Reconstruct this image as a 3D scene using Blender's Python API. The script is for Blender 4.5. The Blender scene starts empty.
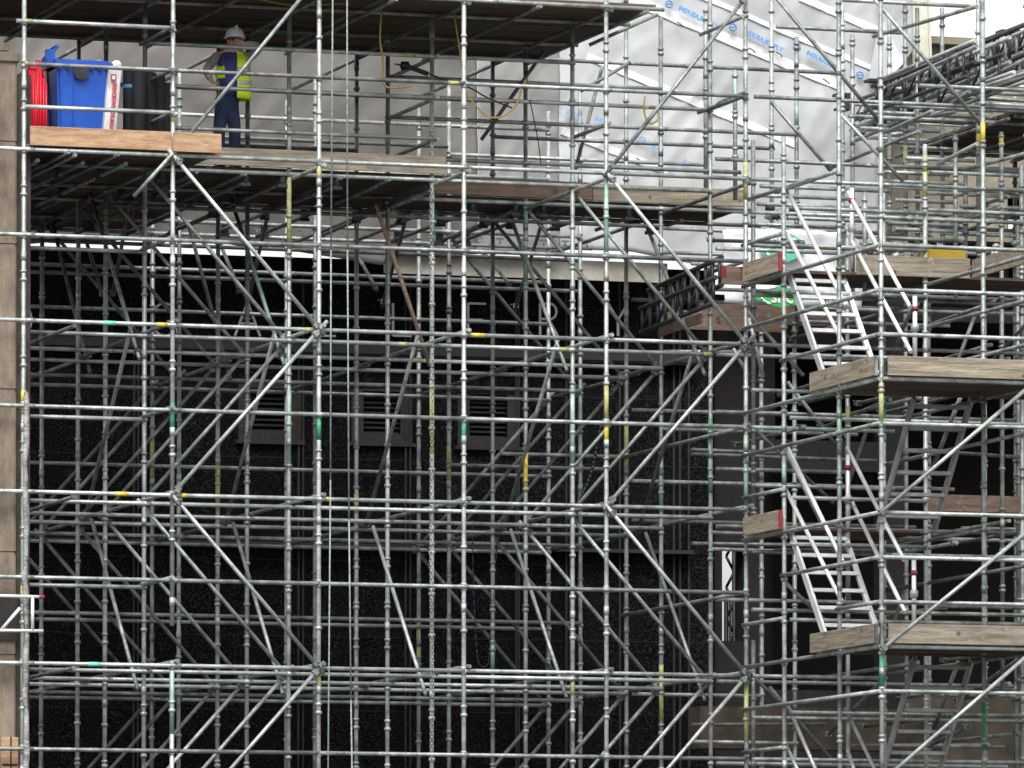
import bpy, bmesh, math, random
from mathutils import Vector, Matrix, noise
R_ = math.radians
rnd = random.Random(7)
scene = bpy.context.scene
COL = scene.collection

# ------------------------------------------------------------------ camera
FPX, CX, CY, TH, PT = 6936., 512., 808., R_(18.0), R_(2.0)
F0, R0_, ZC = 80.58, -5.693, 1.5
sT, cT = math.sin(TH), math.cos(TH)
CAM = Vector((-(R0_*cT+F0*sT), -(-R0_*sT+F0*cT), ZC))
cd = bpy.data.cameras.new('camera'); cam = bpy.data.objects.new('camera', cd); COL.objects.link(cam)
cam.location = CAM; cam.rotation_euler = (R_(90)+PT, 0, -TH)
cd.sensor_width = 36; cd.lens = FPX*36/1024; cd.shift_y = (CY-384)/1024; cd.clip_start = 1; cd.clip_end = 3000
scene.camera = cam

# ------------------------------------------------------------------ overcast sky + soft sun
w = bpy.data.worlds.new('World'); scene.world = w; w.use_nodes = True
nt = w.node_tree; bg = nt.nodes['Background']
sky = nt.nodes.new('ShaderNodeTexSky'); sky.sky_type = 'NISHITA'; sky.sun_disc = False
SUN_EL, SUN_AZ = 54, 202
sky.sun_elevation = R_(SUN_EL); sky.sun_rotation = R_(SUN_AZ); sky.air_density = 1.0; sky.dust_density = 4.0; sky.ozone_density = 1.0
hs = nt.nodes.new('ShaderNodeHueSaturation'); hs.inputs['Saturation'].default_value = 0.06
nt.links.new(sky.outputs[0], hs.inputs['Color']); nt.links.new(hs.outputs[0], bg.inputs[0]); bg.inputs[1].default_value = 0.15
sl = bpy.data.lights.new('sun', 'SUN'); sl.energy = 1.5; sl.angle = R_(24); sl.color = (1, .985, .96)
so = bpy.data.objects.new('sun', sl); COL.objects.link(so)
az = R_(SUN_AZ); el = R_(SUN_EL)
sdir = Vector((math.sin(az)*math.cos(el), math.cos(az)*math.cos(el), math.sin(el)))
so.rotation_euler = sdir.to_track_quat('Z', 'Y').to_euler(); so.location = (0, -20, 40)
scene.view_settings.view_transform = 'Standard'; scene.view_settings.look = 'None'
scene.view_settings.exposure = 0.95; scene.view_settings.gamma = 1

# ------------------------------------------------------------------ pixel -> point on a real plane
def ray(px, py):
    x = (px-CX)/FPX; y = -(py-CY)/FPX
    h = math.cos(PT)-y*math.sin(PT); z = math.sin(PT)+y*math.cos(PT)
    return Vector((x*cT+h*sT, -x*sT+h*cT, z))
def at(px, py, v):
    d = ray(px, py); return CAM + d*((v-CAM.y)/d.y)
def atu(px, py, u):
    d = ray(px, py); return CAM + d*((u-CAM.x)/d.x)
def xu(px, v, z=10):      # the along-the-facade coordinate seen at pixel column px in plane v
    return at(px, 400, v).x

# ------------------------------------------------------------------ materials
def woodx(*a, **k):
    base = noisy(*a, **k)
    def f(t, b):
        base(t, b); N, L = t.nodes, t.links
        src = b.inputs['Base Color'].links[0].from_socket; tc = N.new('ShaderNodeTexCoord')
        oi = N.new('ShaderNodeObjectInfo'); ad = N.new('ShaderNodeVectorMath'); L.new(tc.outputs['Object'], ad.inputs[0]); L.new(oi.outputs['Random'], ad.inputs[1])
        v = N.new('ShaderNodeTexVoronoi'); v.inputs['Scale'].default_value = 4.2; L.new(ad.outputs[0], v.inputs['Vector'])
        for node, sock, a_, b_, col, amt in ((v, 'Distance', .16, .07, (.05, .03, .018, 1), .85), (None, 0, .60, .70, (.44, .42, .38, 1), .55), (None, 1, .60, .72, (.045, .036, .027, 1), .6)):
            if node is None:
                node = N.new('ShaderNodeTexNoise'); node.inputs['Scale'].default_value = (7., 2.6)[sock]; node.inputs['Detail'].default_value = 8; node.inputs['Roughness'].default_value = .7
                L.new(ad.outputs[0], node.inputs['Vector']); sock = 0
            mr = N.new('ShaderNodeMapRange'); mr.inputs['From Min'].default_value = a_; mr.inputs['From Max'].default_value = b_; mr.inputs['To Max'].default_value = amt
            L.new(node.outputs[sock], mr.inputs[0])
            mx = N.new('ShaderNodeMix'); mx.data_type = 'RGBA'; mx.inputs['B'].default_value = col
            L.new(mr.outputs[0], mx.inputs['Factor']); L.new(src, mx.inputs['A']); src = mx.outputs['Result']
        L.new(src, b.inputs['Base Color'])
    return f
def mat(name, base=(.5, .5, .5), rough=.6, metal=0., nodes=None):
    m = bpy.data.materials.new(name); m.use_nodes = True
    b = m.node_tree.nodes['Principled BSDF']
    b.inputs['Base Color'].default_value = (*base, 1); b.inputs['Roughness'].default_value = rough; b.inputs['Metallic'].default_value = metal
    if nodes: nodes(m.node_tree, b)
    return m
def noisy(c0, c1, scale=3., detail=6., objvar=.25, stretch=(1, 1, 1), bump=0., bscale=None, rough=None, c2=None, lo=.35, hi=.65):
    def f(t, b):
        N, L = t.nodes, t.links
        tc = N.new('ShaderNodeTexCoord'); mp = N.new('ShaderNodeMapping'); mp.inputs['Scale'].default_value = stretch
        L.new(tc.outputs['Object'], mp.inputs[0])
        oi = N.new('ShaderNodeObjectInfo')
        ad = N.new('ShaderNodeVectorMath'); ad.operation = 'ADD'
        sc = N.new('ShaderNodeMath'); sc.operation = 'MULTIPLY'; sc.inputs[1].default_value = 37.
        L.new(oi.outputs['Random'], sc.inputs[0]); L.new(mp.outputs[0], ad.inputs[0]); L.new(sc.outputs[0], ad.inputs[1])
        n = N.new('ShaderNodeTexNoise'); n.inputs['Scale'].default_value = scale; n.inputs['Detail'].default_value = detail; n.inputs['Roughness'].default_value = .65
        L.new(ad.outputs[0], n.inputs['Vector'])
        r = N.new('ShaderNodeValToRGB'); r.color_ramp.elements[0].position = lo; r.color_ramp.elements[1].position = hi
        r.color_ramp.elements[0].color = (*c0, 1); r.color_ramp.elements[1].color = (*c1, 1)
        if c2:
            e = r.color_ramp.elements.new(min(.98, hi+.12)); e.color = (*c2, 1)
        L.new(n.outputs[0], r.inputs[0])
        h = N.new('ShaderNodeHueSaturation'); mr = N.new('ShaderNodeMapRange')
        mr.inputs['To Min'].default_value = 1-objvar; mr.inputs['To Max'].default_value = 1+objvar
        L.new(oi.outputs['Random'], mr.inputs[0]); L.new(mr.outputs[0], h.inputs['Value']); L.new(r.outputs[0], h.inputs['Color'])
        L.new(h.outputs[0], b.inputs['Base Color'])
        if bump:
            n2 = N.new('ShaderNodeTexNoise'); n2.inputs['Scale'].default_value = bscale or scale*4; n2.inputs['Detail'].default_value = 4
            L.new(ad.outputs[0], n2.inputs['Vector'])
            bp = N.new('ShaderNodeBump'); bp.inputs['Strength'].default_value = bump; bp.inputs['Distance'].default_value = .02
            L.new(n2.outputs[0], bp.inputs['Height']); L.new(bp.outputs[0], b.inputs['Normal'])
    return f
def steel(c0, c1, scale, objvar, rust=.62, splash=.66):
    def f(t, b):
        noisy(c0, c1, scale, 8, objvar, bump=.35, bscale=38)(t, b)
        N, L = t.nodes, t.links
        src = b.inputs['Base Color'].links[0].from_socket
        tc = N.new('ShaderNodeTexCoord')
        for sc_, th_, col_, w_ in ((2.3, rust, (.15, .085, .045, 1), .10), (9., splash, (.62, .61, .57, 1), .05)):
            n = N.new('ShaderNodeTexNoise'); n.inputs['Scale'].default_value = sc_; n.inputs['Detail'].default_value = 9; n.inputs['Roughness'].default_value = .7
            L.new(tc.outputs['Object'], n.inputs['Vector'])
            mr = N.new('ShaderNodeMapRange'); mr.inputs['From Min'].default_value = th_; mr.inputs['From Max'].default_value = th_+w_; mr.inputs['To Max'].default_value = .75
            L.new(n.outputs[0], mr.inputs[0])
            mx = N.new('ShaderNodeMix'); mx.data_type = 'RGBA'; mx.inputs['B'].default_value = col_
            L.new(mr.outputs[0], mx.inputs['Factor']); L.new(src, mx.inputs['A']); src = mx.outputs['Result']
        L.new(src, b.inputs['Base Color'])
    return f
GALV = mat('galvanised steel', rough=.42, metal=.35, nodes=steel((.115, .128, .120), (.36, .388, .37), 5, .28))
GALVL = mat('light galvanised steel', rough=.36, metal=.35, nodes=steel((.20, .218, .21), (.47, .50, .485), 4, .18))
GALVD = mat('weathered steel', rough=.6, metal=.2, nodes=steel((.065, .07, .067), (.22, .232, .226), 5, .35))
GREENG = mat('green stained steel', rough=.5, metal=.2, nodes=noisy((.12, .22, .17), (.36, .46, .40), 6, 6, .2))
ALU = mat('bright aluminium', rough=.33, metal=.35, nodes=noisy((.62, .63, .64), (.86, .87, .88), 3, 5, .06))
ALUD = mat('dull aluminium', rough=.5, metal=.3, nodes=noisy((.28, .285, .275), (.50, .51, .49), 5, 5, .1))
BLACKM = mat('black painted metal', rough=.5, nodes=noisy((.006, .007, .009), (.03, .032, .037), 6, 5, .3))
YEL = mat('yellow paint', rough=.6, nodes=noisy((.30, .25, .06), (.58, .47, .04), 20, 4, .1, lo=.3))
YELP = mat('faded yellow paint', rough=.65, nodes=noisy((.20, .21, .12), (.42, .42, .15), 14, 4, .1))
GRN = mat('green paint', rough=.6, nodes=noisy((.02, .14, .07), (.05, .30, .16), 14, 4, .1))
GTAG = mat('mint plastic', (.16, .52, .38), .5)
RED = mat('red paint', rough=.55, nodes=noisy((.12, .01, .012), (.25, .02, .025), 12, 4, .05))
WOOD = mat('weathered scaffold board', rough=.85, nodes=woodx((.125, .105, .078), (.31, .265, .20), 3, 9, .15, (.6, 9, 9), bump=.4, bscale=12, c2=(.36, .33, .27)))
WOODN = mat('fresh timber', rough=.8, nodes=woodx((.25, .14, .075), (.46, .30, .185), 2.2, 8, .06, (1.2, 5, 7), bump=.3, bscale=14))
WOODP = mat('pinkish timber', rough=.8, nodes=woodx((.13, .085, .062), (.25, .175, .135), 3, 8, .12, (.8, 6, 8), bump=.3, bscale=14))
WOODD = mat('dark deck board', rough=.85, nodes=noisy((.035, .022, .015), (.12, .078, .052), 3, 8, .35, (.6, 8, 8), bump=.4, bscale=12))  # dark brown grain for the deck boards
BRST = mat('dark brown stone', rough=.9, nodes=noisy((.02, .0155, .011), (.075, .057, .04), 2, 10, 0, bump=.7))
WOODY = mat('weathered cross board', rough=.85, nodes=woodx((.14, .115, .08), (.33, .28, .21), 3, 9, .15, (9, .6, 9), bump=.4, bscale=12, c2=(.38, .34, .28)))
WOODS = mat('pale cross board', rough=.85, nodes=woodx((.16, .13, .095), (.36, .30, .23), 3, 9, .1, (9, .6, 9), bump=.4, bscale=12))
STONE = mat('sandstone', rough=.9, nodes=noisy((.09, .070, .052), (.225, .178, .135), 1.9, 12, .03, (1.6, 1.6, .7), bump=.6, bscale=14, c2=(.30, .24, .19)))
STONE_SHADE = mat('stone with painted shade', rough=.92, nodes=noisy((.002, .0018, .0015), (.009, .007, .0055), 1.6, 10, .05, bump=.6, bscale=10, c2=(.016, .013, .010)))  # near-black copy of the brown stone, shade of the lower wall painted in
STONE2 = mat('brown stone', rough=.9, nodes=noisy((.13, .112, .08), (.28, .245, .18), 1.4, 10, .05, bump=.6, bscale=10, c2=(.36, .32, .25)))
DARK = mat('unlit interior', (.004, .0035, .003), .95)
WHITE = mat('white paint', (.75, .75, .74), .5)
ROPE = mat('pale rope', rough=.8, nodes=noisy((.10, .135, .115), (.27, .32, .285), 30, 4, .05))
CABY = mat('yellow hose', (.42, .31, .07), .6)
CABK = mat('black cable', (.01, .01, .012), .5)
def granite(t, b):
    N, L = t.nodes, t.links
    tc = N.new('ShaderNodeTexCoord')
    v = N.new('ShaderNodeTexNoise'); v.inputs['Scale'].default_value = 44; v.inputs['Detail'].default_value = 3; v.inputs['Roughness'].default_value = .75
    L.new(tc.outputs['Object'], v.inputs['Vector'])
    r = N.new('ShaderNodeValToRGB'); e = r.color_ramp.elements
    e[0].position = .50; e[0].color = (.0018, .0018, .0024, 1); e[1].position = .78; e[1].color = (.062, .062, .068, 1)
    L.new(v.outputs[0], r.inputs[0])
    n = N.new('ShaderNodeTexNoise'); n.inputs['Scale'].default_value = .8; n.inputs['Detail'].default_value = 3
    L.new(tc.outputs['Object'], n.inputs['Vector'])
    mr = N.new('ShaderNodeMapRange'); mr.inputs['To Min'].default_value = .4; mr.inputs['To Max'].default_value = 1.35
    L.new(n.outputs[0], mr.inputs[0])
    h = N.new('ShaderNodeHueSaturation'); L.new(mr.outputs[0], h.inputs['Value']); L.new(r.outputs[0], h.inputs['Color'])
    L.new(h.outputs[0], b.inputs['Base Color'])
GRAN = mat('black flecked granite', rough=.75, nodes=granite); GRAN.node_tree.nodes['Principled BSDF'].inputs['Specular IOR Level'].default_value = .05
DUCT = mat('dark slate grey metal', (.009, .010, .013), .6)
FRAMEB = mat('brown window surround', rough=.8, nodes=noisy((.008, .007, .006), (.026, .023, .019), 12, 5, .05))
def sheetmat(name, c0, c1, tr=.0):
    def f(t, b):
        noisy(c0, c1, .9, 9, 0, (1, 1, 1), bump=.7, bscale=2.6)(t, b)
    m = mat(name, rough=.55, nodes=f); return m
SHEET = sheetmat('white polythene sheeting', (.33, .335, .34), (.41, .415, .42))
SHEET_SHADE = sheetmat('polythene sheeting with painted shade', (.095, .089, .080), (.128, .122, .112))  # darker copy of the white sheeting; shade below the top deck is in the colour
TAPE = mat('white seam tape', (.60, .605, .61), .45)
INK = mat('blue print', (.09, .26, .52), .6)
INKW = mat('pale blue print', (.16, .30, .52), .5)

# ------------------------------------------------------------------ mesh helpers
def tube(bm, p0, p1, r=.0242, seg=8, mi=0, r1=None):
    p0, p1 = Vector(p0), Vector(p1); d = p1-p0
    if d.length < 1e-5: return
    q = d.to_track_quat('Z', 'Y'); r1 = r if r1 is None else r1
    a, b = [], []
    for i in range(seg):
        t = 2*math.pi*(i+.5)/seg; o = Vector((math.cos(t), math.sin(t), 0))
        a.append(bm.verts.new(p0+q@(o*r))); b.append(bm.verts.new(p1+q@(o*r1)))
    for i in range(seg):
        f = bm.faces.new((a[i], a[(i+1) % seg], b[(i+1) % seg], b[i])); f.material_index = mi; f.smooth = True
    f = bm.faces.new(a[::-1]); f.material_index = mi
    f = bm.faces.new(b); f.material_index = mi
def box(bm, x0, x1, y0, y1, z0, z1, mi=0, M=None):
    vs = [Vector((x, y, z)) for x in (x0, x1) for y in (y0, y1) for z in (z0, z1)]
    if M: vs = [M@v for v in vs]
    v = [bm.verts.new(p) for p in vs]
    for q in ((0, 1, 3, 2), (4, 6, 7, 5), (0, 4, 5, 1), (2, 3, 7, 6), (0, 2, 6, 4), (1, 5, 7, 3)):
        f = bm.faces.new([v[i] for i in q]); f.material_index = mi
def bar(bm, p0, p1, wx, wy, mi=0, up=(0, 0, 1)):
    p0, p1 = Vector(p0), Vector(p1); d = (p1-p0); L = d.length; d.normalize()
    x = d.cross(Vector(up)); x = x.normalized() if x.length > 1e-4 else Vector((1, 0, 0)); y = x.cross(d).normalized()
    M = Matrix((x, y, d)).transposed().to_4x4(); M.translation = p0
    box(bm, -wx/2, wx/2, -wy/2, wy/2, 0, L, mi, M)
def lathe(bm, c, prof, seg=12, mi=0, M=None):
    rings = []
    for r, z in prof:
        ring = []
        for i in range(seg):
            t = 2*math.pi*i/seg; p = Vector((r*math.cos(t), r*math.sin(t), z))
            if M: p = M@p
            ring.append(bm.verts.new(Vector(c)+p))
        rings.append(ring)
    for a, b in zip(rings, rings[1:]):
        for i in range(seg):
            f = bm.faces.new((a[i], a[(i+1) % seg], b[(i+1) % seg], b[i])); f.material_index = mi; f.smooth = True
    f = bm.faces.new(rings[0][::-1]); f.material_index = mi
    f = bm.faces.new(rings[-1]); f.material_index = mi
def path(bm, pts, r, seg=6, mi=0):
    for a, b in zip(pts, pts[1:]): tube(bm, a, b, r, seg, mi)
def BM(): return bmesh.new()
def obj(name, bm, mats, parent=None, base=None):
    """links bm (world coordinates) as one mesh object; verts are stored relative to its thing's base"""
    me = bpy.data.meshes.new(name)
    off = Vector(base) if base is not None else Vector((0, 0, 0))
    top = parent
    if parent is not None:
        off = Vector(parent['_base'])
    bmesh.ops.translate(bm, verts=bm.verts, vec=-off)
    bmesh.ops.recalc_face_normals(bm, faces=bm.faces)
    bm.to_mesh(me); bm.free()
    for m in (mats if isinstance(mats, (list, tuple)) else [mats]): me.materials.append(m)
    o = bpy.data.objects.new(name, me); COL.objects.link(o); o['_base'] = tuple(off)
    if parent is not None: o.parent = parent
    else: o.location = off
    return o
def thing(name, label, cat, base=(0, 0, 0), group=None):
    o = bpy.data.objects.new(name, None); COL.objects.link(o); o.empty_display_size = .2
    o.location = base; o['_base'] = tuple(base); o['label'] = label; o['category'] = cat
    if group: o['group'] = group
    return o
def tag(o, label, cat, group=None):
    o['label'] = label; o['category'] = cat
    if group: o['group'] = group
    return o
def struct(o): o['kind'] = 'structure'; return o

# ------------------------------------------------------------------ the setting: ground
bm = BM(); v = [bm.verts.new(p) for p in ((-900, -200, 0), (900, -200, 0), (900, 1500, 0), (-900, 1500, 0))]; bm.faces.new(v)
struct(obj('ground', bm, mat('wet asphalt', rough=.85, nodes=noisy((.035, .035, .036), (.07, .068, .065), 1.5, 8, 0))))

# ------------------------------------------------------------------ the grid of the scaffold
U = [0, 1.798, 3.588, 5.384, 7.173, 8.95, 10.75, 12.55, 14.35]
V = {0: 0, 1: 1.273, 2: 3.105, 3: 4.439, 4: 6.27, 5: 7.577, -1: -1.325, -2: -3.177, -3: -4.532}
def ZT(z): return z+.15+(z-8.2)*.021

def post_bm(x, y, z0, z1, off=0., bands=(), seg=9, wedge=True, zmin=3.2):
    """upright tube with its welded cup joints every half metre and a spigot joint every 2 m"""
    b = BM()
    tube(b, (x, y, z0), (x, y, z1), .0275, seg)
    z = math.ceil((z0+.1)/.5)*.5+off
    while z < z1-.05:
        if z > zmin:
            lathe(b, (x, y, z), [(.0276, -.046), (.0405, -.040), (.0415, -.008), (.0276, -.002)], 9)
            if wedge and rnd.random() < .75:
                h = .055 if abs(z-round(z)) < .3 else .10
                lathe(b, (x, y, z+h-.03), [(.0276, -.010), (.0385, -.006), (.0385, .018), (.0276, .026)], 9)
        z += .5
    z = 3.7+off*1.3+rnd.choice((0, 1))
    while z < z1-.2:
        if z > zmin and z > z0: tube(b, (x, y, z), (x, y, z+.10), .0325, seg)
        z += 2
    for (a, c, mi) in bands: tube(b, (x, y, a), (x, y, c), .0290, seg, mi)
    return b
PM = [GALV, YEL, GRN, YELP, GREENG, WHITE, RED]
def brace_parts(parent, p0, p1, over=.12, m=GALV, r=.0242, name='diagonal_brace', cpl=True):
    p0, p1 = Vector(p0), Vector(p1); d = (p1-p0).normalized()
    b = BM(); tube(b, p0-d*over, p1+d*over*rnd.uniform(.6, 1.5), r, 8)
    o = obj(name, b, [m], parent)
    if cpl:
        for p in (p0, p1):
            c = BM(); q = d.to_track_quat('Z', 'Y').to_matrix().to_4x4()
            M = Matrix.Translation(p) @ q
            box(c, -.036, .036, -.032, .036, -.028, .028, 0, M); tube(c, M@Vector((.03, .02, 0)), M@Vector((.075, .035, 0)), .008, 5)
            obj('coupler', c, [GALVD], o)
    return o

# =================================================================== MAIN SCAFFOLD
S = thing('birdcage_scaffold', 'wide grey steel tube scaffold standing in front of the black wall, six posts deep', 'scaffold', (0, 0, 0))
# uprights
tops = {0: 14.9, 1: 14.6, 2: 14.4, 3: 15.1, 4: 13.95, 5: 13.8}
hue = {}
for r in range(6):
    for c in range(0, 6):
        if r > 0 and c == 0: continue           # the stone pier stands there
        x, y = U[c], V[r]
        bands = []
        if (c, r) == (0, 0): bands = [(9.0, 9.18, 1), (6.72, 6.90, 1), (8.9, 9.0, 3)]
        elif (c, r) == (1, 0): bands = [(8.75, 9.1, 2), (5.2, 5.95, 4), (11.9, 12.03, 3), (12.4, 12.46, 3)]
        elif (c, r) == (2, 0): bands = [(11.75, 11.93, 3), (8.7, 8.98, 2), (5.7, 5.95, 3)]
        elif (c, r) == (3, 0): bands = [(8.72, 8.98, 2), (11.97, 12.08, 3)]
        elif (c, r) == (4, 0): bands = [(8.75, 9.05, 1), (9.05, 9.5, 3), (11.0, 12.0, 4)]
        elif (c, r) == (5, 0): bands = [(11.75, 12.2, 3), (8.0, 8.9, 4), (5.2, 6.0, 3)]
        elif (c, r) == (2, 1): bands = [(11.1, 11.95, 3), (8.5, 9.4, 4)]
        elif (c, r) == (3, 1): bands = [(8.75, 9.6, 3), (8.7, 8.9, 1), (11.2, 11.8, 4)]
        elif (c, r) == (4, 1): bands = [(8.6, 9.6, 4), (5.8, 6.0, 3)]
        elif (c, r) == (5, 1): bands = [(8.3, 9.0, 4), (9.0, 9.2, 2)]
        elif (c, r) == (2, 3): bands = [(8.2, 8.9, 3)]
        elif (c, r) == (4, 2): bands = [(8.4, 8.9, 1), (11.0, 11.9, 4)]
        elif (c, r) == (5, 2): bands = [(5.6, 6.3, 3), (8.2, 9.0, 4)]
        elif rnd.random() < .4:
            z = rnd.choice((6.3, 8.2, 8.8, 10.2)); bands = [(z, z+rnd.uniform(.2, .8), rnd.choice((2, 3, 4, 4)))]
        top = tops[r]
        mats = list(PM)
        mats[0] = GALVL if r == 0 and c in (0, 1, 2, 3) else (GALVD if (r in (2, 3) and c in (1, 2)) and False else GALV)
        off = {0: 0, 1: .02, 2: -.03, 3: .05, 4: 0, 5: .03}[r]
        if (c, r) == (1, 0):
            b = post_bm(x, y, 6.47, top, off, bands[:1]+bands[2:]); obj('upright_post', b, mats, S)
            b = post_bm(x, y, .02, 6.06, off, bands[1:2]); obj('upright_post', b, mats, S)
            continue
        b = post_bm(x, y, .02, top, off, bands)
        o = obj('upright_post', b, mats, S)
# base plates
for r in range(6):
    for c in range(0, 6):
        if r > 0 and c == 0: continue
        b = BM(); box(b, U[c]-.075, U[c]+.075, V[r]-.075, V[r]+.075, .004, .014); obj('base_plate', b, [GALV], S)

def ledger(parent, x0, x1, y, z, m=GALV, marks=(), r=.0258, name='ledger', dz=0.):
    b = BM()
    n = max(1, int(round((x1-x0)/1.8)))
    tube(b, (x0, y, z), (x1, y, z+dz), r, 8)
    for (xm, L, mi) in marks:
        t = (xm-x0)/(x1-x0); tube(b, (xm-L/2, y, z+dz*t), (xm+L/2, y, z+dz*t), r+.002, 8, mi)
    for k in range(n+1):                      # blade ends that sit in the cups
        xx = x0+(x1-x0)*k/n
        if 0 < k < n: tube(b, (xx-.06, y, z), (xx+.06, y, z), r+.003, 8)
    return obj(name, b, [m]+PM[1:]+[GTAG], parent)
LO = -.026     # ledgers sit on the camera side of the uprights' centre line
def lz(r): return V[r]-.0
seg_rows = []
Lm = {  # (row, z): marks
 (0, 10): [(U[1]-.14, .13, 1), (U[2]-.12, .12, 3), (U[3]+.16, .18, 1), (1.03, .15, 7)],
 (0, 8): [(U[1]+.12, .10, 1), (1.18, .16, 1), (U[2]+.1, .05, 1)],
 (0, 6): [(.85, .16, 7)],
 (0, 12): [(U[1]-.04, .12, 3), (U[2], .1, 3), (U[3]+.04, .1, 3)],
 (0, 13): [(U[0]+.02, .05, 3), (U[3]-.14, .14, 3)],
 (1, 13.5): [(5.1, .14, 3)],
 (1, 10): [(7.05, .13, 3), (5.0, .12, 3), (8.9, .1, 3)],
 (2, 10): [(5.75, .13, 3)],
}
def two(x0, x1, y, z, m, marks, r=.0258):
    """a run of ledgers made of two butted lengths"""
    if x1-x0 > 5:
        xm = min(U, key=lambda q: abs(q-(x0+x1)/2+rnd.choice((-1.8, 0, 0))))
        if not (x0+1 < xm < x1-1): xm = (x0+x1)/2
        ledger(S, x0, xm-.004, y, z, m, [k for k in marks if x0 < k[0] < xm-.1], r)
        ledger(S, xm+.004, x1, y, z, rnd.choice((m, m, GALV)), [k for k in marks if xm+.1 < k[0] < x1], r)
    else: ledger(S, x0, x1, y, z, m, marks, r)
XE = U[5]
for z in (5, 7, 9, 11):
    two(-1.7, XE, LO, z, GALV, Lm.get((0, z), []))
for z in (6, 8, 10, 12):
    two(-1.7, XE, LO, z, GALVL, Lm.get((0, z), []))
two(0, XE, LO, 13, GALV, Lm[(0, 13)]); ledger(S, 0, U[1], LO, 12.5, GALVL, []); ledger(S, -.1, U[1], LO, 13.5, GALVL, [(.05, .08, 3)])
two(-1.7, 7.9, LO, 14.0, GALV, [])
for r in (1, 2, 3, 4, 5):
    for z in (6, 8, 10):
        x0 = U[0]+.05 if r < 5 else .1
        two(x0, XE, V[r]+LO, z, GALVL if (r in (1, 2, 3) or rnd.random() < .3) else GALV, Lm.get((r, z), []))
    two(-.2, XE+(1.8 if r in (2, 3) else 0), V[r]+LO, 12, GALVL if r == 1 else GALV, [])
for r, x1 in ((1, 7.9), (2, 7.85), (3, 7.85)): two(-1.5, x1, V[r]+LO, 14.0, GALV, [])
for r, z, x0, x1 in [(1, 13.5, U[1], U[4]), (1, 13, U[1], XE), (1, 12.5, U[1], U[3]), (2, 13.5, U[3], XE), (2, 13, U[3], U[6]), (2, 12.5, U[3], XE),
                     (5, 13.55, U[1], XE), (5, 13.25, U[1], U[3]), (5, 12.9, 1, XE), (4, 13, U[4], U[6]),
                     (1, 11, 0, U[1]), (1, 9, 0, U[1]), (1, 7, 0, U[1]), (5, 11, 0, XE), (5, 9, 0, XE), (5, 7, 0.4, XE), (4, 7, .4, XE), (4, 9, U[4], XE+.4), (3, 9, U[4]+.1, U[5])]:
    if x1-x0 > 6: two(x0, x1, V[r]+LO, z, GALV if z < 12 else GALVL, Lm.get((r, z), []))
    else: ledger(S, x0, x1, V[r]+LO, z, GALVL if r == 1 or z > 11.5 else GALV, Lm.get((r, z), []))
for z in (1, 3): ledger(S, -1, XE, LO, z); ledger(S, 0, XE, V[3]+LO, z)
# transoms
def transom(parent, x, y0, y1, z, m=GALV, over=.12, name='transom', ends=True):
    b = BM(); tube(b, (x, y0-over, z), (x, y1+over, z), .0242, 8)
    o = obj(name, b, [m], parent)
    return o
for c in range(1, 6):
    for z in (6, 8, 10, 12, 14):
        if z == 14 and c == 5: continue
        x = U[c]+.035
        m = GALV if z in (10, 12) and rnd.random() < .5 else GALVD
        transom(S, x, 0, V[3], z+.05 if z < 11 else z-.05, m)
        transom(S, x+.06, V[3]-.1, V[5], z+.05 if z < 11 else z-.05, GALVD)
for z in (6, 8, 10, 12): transom(S, .6, .05, V[5], z-.05, GALVD)
for z in (7, 9, 11): transom(S, U[1]-.02, 0, V[1], z+.03, GALV)
for z in (12.5, 13, 13.5): transom(S, U[1]-.03, 0, V[1], z, GALVD, .1); transom(S, U[3]+.05, V[1], V[2], z, GALV, .08)
for z in (7, 9): transom(S, U[5]-.03, 0, V[3], z, GALV, .05)
for z in (11, 13): transom(S, U[5]-.03, 0, V[1], z, GALV, .05)
transom(S, U[4]+.03, 0, V[1], 12.6, GALV, .05)
# intermediate board bearers under the working deck and the high deck
for x in (.5, 1.1, 2.4, 3.0, 4.2, 4.8): transom(S, x, V[1] if x > 1.9 else 0, V[3], 11.97, GALVD, .15)
for x in (-.9, .9, 2.7, 4.5, 6.3, 7.65): transom(S, x, 0, V[3], 13.95, GALVD, .15)
# dark bearers with their clamps under the middle decks
for k in range(17):
    x = .25+k*.56+rnd.uniform(-.12, .12); y0 = V[1] if 2 < x < 5.6 else (0 if x < 2 else V[2]); y1 = V[5] if x < 3.4 else (V[4] if x < 8 else V[3])
    b = BM(); tube(b, (x, y0+.12, 11.90+rnd.uniform(-.03, .02)), (x+rnd.uniform(-.05, .05), y1+rnd.uniform(0, .35), 11.90+rnd.uniform(-.03, .02)), .0242, 8)
    o = obj('deck_bearer', b, [GALVD], S)
    for y in (V[1], V[2], V[3], V[4]):
        if y0-.1 <= y <= y1 and rnd.random() < .8:
            c = BM(); lathe(c, (x, y+.03, 11.94), [(.03, -.09), (.05, -.07), (.045, 0), (.055, .03), (.03, .06)], 8); box(c, x-.07, x+.05, y-.02, y+.02, 11.84, 11.88); obj('clamp', c, [BLACKM], o)
for c in (0, 1, 2, 3, 4):
    x = U[c]+.9
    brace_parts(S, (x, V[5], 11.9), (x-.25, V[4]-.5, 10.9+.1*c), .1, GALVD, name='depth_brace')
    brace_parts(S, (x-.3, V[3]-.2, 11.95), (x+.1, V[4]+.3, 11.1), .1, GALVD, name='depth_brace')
for r_, z_ in ((2, 11.78), (3, 11.55), (4, 11.7), (4, 11.3), (5, 11.55)): ledger(S, .2 if r_ > 2 else U[1], XE, V[r_]+.03, z_, GALVD if r_ < 5 else GALV, name='under_deck_ledger')
zz_ = at(430, 243, V[5]).z
b = BM(); tube(b, (U[3]-.5, V[5], zz_), (U[5]+.6, V[5], zz_), .02, 8); 
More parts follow.
